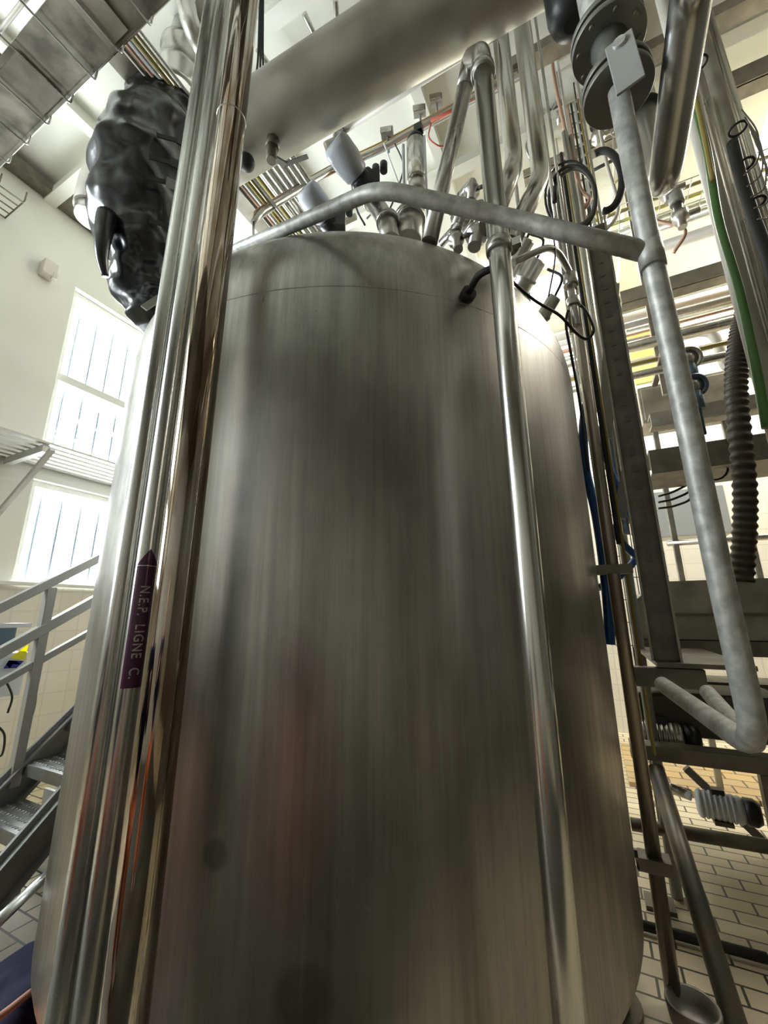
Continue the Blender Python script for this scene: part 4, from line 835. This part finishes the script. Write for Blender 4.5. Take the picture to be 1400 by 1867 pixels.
while yy < yb - 0.1:
    z = sp(yy).z - 0.14
    b = B(); b.box((SX + W_ / 2, yy, z), (W_ - 0.03, 0.24, 0.012)).box((SX + W_ / 2, yy - 0.118, z - 0.03), (W_ - 0.03, 0.006, 0.06)).box((SX + W_ / 2, yy + 0.118, z - 0.03), (W_ - 0.03, 0.006, 0.06))
    g = b
    for i in range(16):
        for j in range(4):
            g.lathe((SX + 0.05 + i * 0.0335, yy - 0.085 + j * 0.055, z + 0.006), (0, 0, 1), [(0.011, 0), (0.007, 0.006), (0.0065, 0.002)], 8)
    b.make('tread', tread_m, st); yy += 0.205; n += 1
# rails (square section) in the outer plane
rail_m = mat('grey_rail_paint', (0.50, 0.50, 0.47), 0.42, 0.4, var=0.08, vscale=6)
def railline(x0, y0, x1, y1, w_, X=SX, nm='handrail'):
    a, c = PX(x0, y0, X), PX(x1, y1, X); d_ = (c - a); b = B(); b.bar(a - d_ * 0.8, c + d_ * 1.6, w_, w_); return b.make(nm, rail_m, st, bevel=0.004)
railline(0, 1108, 180, 1018, 0.055); railline(0, 1190, 165, 1098, 0.062); railline(0, 1245, 160, 1155, 0.042, nm='knee_rail')
a = PX(88, 1065, SX); B().box((SX, a.y + 0.02, (sp(a.y).z + a.z) / 2 - 0.05), (0.055, 0.055, a.z - sp(a.y).z + 0.06)).make('rail_post', rail_m, st, bevel=0.004)
for y_ in (2.5, 3.5, 0.95):
    z0 = sp(y_).z; B().box((SX, y_, z0 + 0.5), (0.045, 0.045, 1.1)).make('rail_post', rail_m, st, bevel=0.004)
# tube handrail on the near stringer, low
B().tube([H(-30, 1705, 2.38), H(68, 1612, 2.62), H(100, 1585, 2.75)], 0.022, 20).make('low_tube', mat('bright_tube', (0.66, 0.67, 0.66), 0.25, 1.0), label='bright steel tube running under the stair stringer', cat='pipe')
# dark plinth panel below the stair
B().box((-2.95, 1.75, 0.22), (0.9, 0.02, 0.44)).make('kick_panel', grey_paint, label='grey panel standing under the staircase', cat='panel')
# machine head + yellow label
q = PX(14, 1158, -3.9); mc = thing('pump_unit', (q.x, q.y, 0), 'pale machine with a yellow label seen between the stair rails', 'machine')
B().box((q.x, q.y - 0.12, q.z), (0.22, 0.26, 0.17)).make('blue_grey_head', blue_metal, mc, bevel=0.02)
B().box((q.x, q.y - 0.1, q.z + 0.07), (0.26, 0.36, 0.03)).make('top_plate', white_p, mc)
B().box((q.x, q.y - 0.1, q.z - 0.27), (0.2, 0.42, 0.30)).make('pale_box', white_p, mc, bevel=0.01)
b = B(); l0 = PX(50, 1180, -3.78); V = b.bm.verts.new; vs = [V(PX(18, 1200, -3.78)), V(PX(52, 1174, -3.78)), V(PX(46, 1203, -3.78))]; b.bm.faces.new(vs)
bmesh.ops.solidify(b.bm, geom=b.bm.faces[:], thickness=0.003); b.make('yellow_label', mat('bright_yellow', (0.85, 0.78, 0.03), 0.5), mc)
b = B(); V = b.bm.verts.new; b.bm.faces.new([V(PX(16, 1204, -3.78)), V(PX(44, 1205, -3.78)), V(PX(30, 1218, -3.78)), V(PX(6, 1219, -3.78))]); bmesh.ops.solidify(b.bm, geom=b.bm.faces[:], thickness=0.003); b.make('navy_label', mat('navy_print', (0.02, 0.02, 0.22), 0.5), mc)
B().box((q.x, q.y - 0.1, (q.z - 0.42) / 2), (0.12, 0.2, q.z - 0.42)).make('pedestal', grey_paint, mc)
for i, pts in enumerate(([PX(58, 1225, -3.7), PX(66, 1260, -3.7), PX(60, 1300, -3.7), PX(48, 1325, -3.7)], [PX(10, 1240, -3.7), PX(22, 1270, -3.7), PX(14, 1300, -3.7)], [PX(-8, 1320, -3.7), PX(8, 1340, -3.7), PX(4, 1375, -3.7), PX(-10, 1380, -3.7)])):
    B().tube(spline(pts, 8), 0.007, 8).make('cable', rubber_m, label=['thin dark cable curving right of the stair post', 'short dark cable left of the stair post', 'dark cable loop at the left edge above the stair stringer'][i], cat='cable')
# grating shelf
ZS = 3.05
gs = thing('grating_shelf', (-4.4, 2.3, ZS), 'grey slatted shelf bracketed across the window wall', 'shelf')
near = PZ(0, 786, ZS); far_ = PZ(205, 884, ZS); xn = PZ(205, 862, ZS).x
xn = PZ(0, 786, ZS).x; xf = XW + 0.03
for k in range(7):
    x = xn + (xf - xn) * k / 6; B().box((x, 2.4, ZS + 0.02), (0.055, 4.6, 0.02)).make('slat', rail_m, gs)
for y_ in (0.6, PZ(48, 825, ZS).y, 3.4): 
    B().bar((xn, y_, ZS - 0.03), (xf, y_, ZS - 0.03), 0.05, 0.07).make('bracket', rail_m, gs); B().bar((xn + 0.12, y_, ZS - 0.06), (XW + 0.02, y_, ZS - 0.62), 0.04, 0.04).make('strut', rail_m, gs)

# small wall lamp / sensor on the window wall
q = PX(88, 492, XW + 0.06); B().box((XW + 0.06, q.y, q.z), (0.12, 0.13, 0.17)).box((XW + 0.10, q.y + 0.05, q.z - 0.06), (0.05, 0.05, 0.08)).make('wall_sensor', cream_m, label='small cream sensor box high on the window wall', cat='sensor', bevel=0.01)

# work jacket on the floor at the left
jc = H(28, 1815, 2.55)
wj = thing('work_jacket', (jc.x, jc.y, 0), 'crumpled navy and orange work jacket at the bottom left beside the tank', 'jacket')
def blob(c, sx_, sy_, sz_, amp, seed, rings=14, seg=24):
    b = B(); c = Vector(c); pr_ = []
    rows = []
    for i in range(rings + 1):
        th = PI * i / rings
        if i in (0, rings): rows.append([b.bm.verts.new(c + Vector((0, 0, sz_ * math.cos(th))))]); continue
        row = []
        for k in range(seg):
            ph = 2 * PI * k / seg; v = Vector((math.sin(th) * math.cos(ph) * sx_, math.sin(th) * math.sin(ph) * sy_, math.cos(th) * sz_))
            v *= 1 + amp * noise.noise(v * 9 + Vector((seed, 0, 0))); row.append(b.bm.verts.new(c + v))
        rows.append(row)
    for i in range(rings):
        p, q_ = rows[i], rows[i + 1]
        for k in range(seg):
            k2 = (k + 1) % seg
            if len(p) == 1: f = b.bm.faces.new((p[0], q_[k], q_[k2]))
            elif len(q_) == 1: f = b.bm.faces.new((p[k], q_[0], p[k2]))
            else: f = b.bm.faces.new((p[k], q_[k], q_[k2], p[k2]))
            f.smooth = True
    return b
jx = H(20, 1800, 2.5)
blob((jx.x, jx.y, 0.09), 0.20, 0.26, 0.10, 0.5, 1).make('body', navy_m, wj)
B().tube(spline([H(-30, 1870, 2.2), H(0, 1853, 2.25), H(55, 1810, 2.35)], 6), 0.012, 10).make('piping', mat('salmon_piping', (0.75, 0.38, 0.28), 0.7), wj)
blob((H(20, 1862, 2.2).x, H(20, 1862, 2.2).y, 0.08), 0.13, 0.12, 0.07, 0.5, 4).make('orange_lining', orange_m, wj)

# person taking the picture's place: stands just behind the viewpoint, seen mirrored in the polished steel
exec('''
PB = Vector((-1.42, 0.12, 0))
pp = thing('person', PB, 'person in a navy top and orange work trousers, mirrored in the polished pipe', 'person')
def skin(name, joints, edges, m_, parent):
    me = bpy.data.meshes.new(name); me.from_pydata([Vector(j[:3]) for j in joints], edges, []); me.materials.append(m_)
    o = bpy.data.objects.new(name, me); COL.objects.link(o); o.parent = parent
    sk = o.modifiers.new('skin', 'SKIN'); sk.use_smooth_shade = True
    for i, j in enumerate(joints): me.skin_vertices[0].data[i].radius = (j[3], j[4] if len(j) > 4 else j[3])
    me.skin_vertices[0].data[0].use_root = True
    ss = o.modifiers.new('sub', 'SUBSURF'); ss.levels = 2; ss.render_levels = 2
    return o
J = [(0,0,.95,.15,.11),(0,0,1.12,.14,.10),(0,0,1.32,.17,.11),(0,0,1.42,.10,.08),(0,.02,1.50,.055),(0,.03,1.60,.085,.095),(0,.04,1.70,.085,.10),(0,.03,1.77,.05),
 (-.17,0,1.38,.065),(-.25,.05,1.12,.05),(-.13,.22,1.28,.038),(-.08,.28,1.36,.03),(.17,0,1.38,.065),(.25,.05,1.12,.05),(.13,.22,1.28,.038),(.08,.28,1.36,.03),
 (-.09,0,.86,.09),(-.10,.01,.48,.065),(-.10,-.01,.09,.045),(-.10,.12,.04,.04),(.09,0,.86,.09),(.10,.01,.48,.065),(.10,-.01,.09,.045),(.10,.12,.04,.04)]
E_ = [(0,1),(1,2),(2,3),(3,4),(4,5),(5,6),(6,7),(2,8),(8,9),(9,10),(10,11),(2,12),(12,13),(13,14),(14,15),(0,16),(16,17),(17,18),(18,19),(0,20),(20,21),(21,22),(22,23)]
skin_m = mat('skin', (0.62, 0.40, 0.30), 0.55)
skin('body', J, E_, skin_m, pp)
skin('work_shirt', [(0,0,.92,.18,.14),(0,0,1.12,.175,.135),(0,0,1.30,.20,.14),(0,0,1.42,.12,.10),(-.18,0,1.37,.085),(-.26,.05,1.12,.068),(-.15,.20,1.26,.052),(.18,0,1.37,.085),(.26,.05,1.12,.068),(.15,.20,1.26,.052)],
 [(0,1),(1,2),(2,3),(2,4),(4,5),(5,6),(2,7),(7,8),(8,9)], navy_m, pp)
skin('work_trousers', [(0,0,.93,.18,.13),(-.095,0,.84,.12),(-.11,.01,.48,.10),(-.11,-.01,.12,.085),(.095,0,.84,.12),(.11,.01,.48,.10),(.11,-.01,.12,.085)], [(0,1),(1,2),(2,3),(0,4),(4,5),(5,6)], orange_m, pp)
pp.rotation_euler.z = math.radians(-30)
p2_ = pp.copy(); COL.objects.link(p2_); p2_.location = (-0.50, -0.62, 0); p2_.rotation_euler.z = math.radians(12); ORG[p2_.name] = Vector((-0.50, -0.62, 0))
p2_['label'] = 'person in orange trousers right behind the viewpoint, a red glow on the tank'
for ch in list(pp.children):
    c_ = ch.copy(); COL.objects.link(c_); c_.parent = p2_
''') if True else None

# unseen ceiling battens, added out of view to light the right side
lum_m = mat('lit_diffuser', (0.9, 0.9, 0.85), 0.5, emit=((1.0, 0.93, 0.80), 8.0))
for i, (x, y) in enumerate(((3.4, 2.9), (3.4, 4.9))):
    t = thing('unseen_ceiling_light', (x, y, 5.6), ['added unseen batten light over the right aisle, nearer one', 'added unseen batten light over the right aisle, farther one', 'added unseen batten light behind the viewpoint, right one', 'added unseen batten light behind the viewpoint, left one'][i], 'ceiling light')
    B().box((x, y, 5.66), (0.14, 1.3, 0.06)).tube([(x, y - .5, 5.68), (x, y - .5, ZC)], 0.006, 8).tube([(x, y + .5, 5.68), (x, y + .5, ZC)], 0.006, 8).make('housing', frame_w, t)
    B().box((x, y, 5.62), (0.12, 1.25, 0.03)).make('diffuser', lum_m, t)
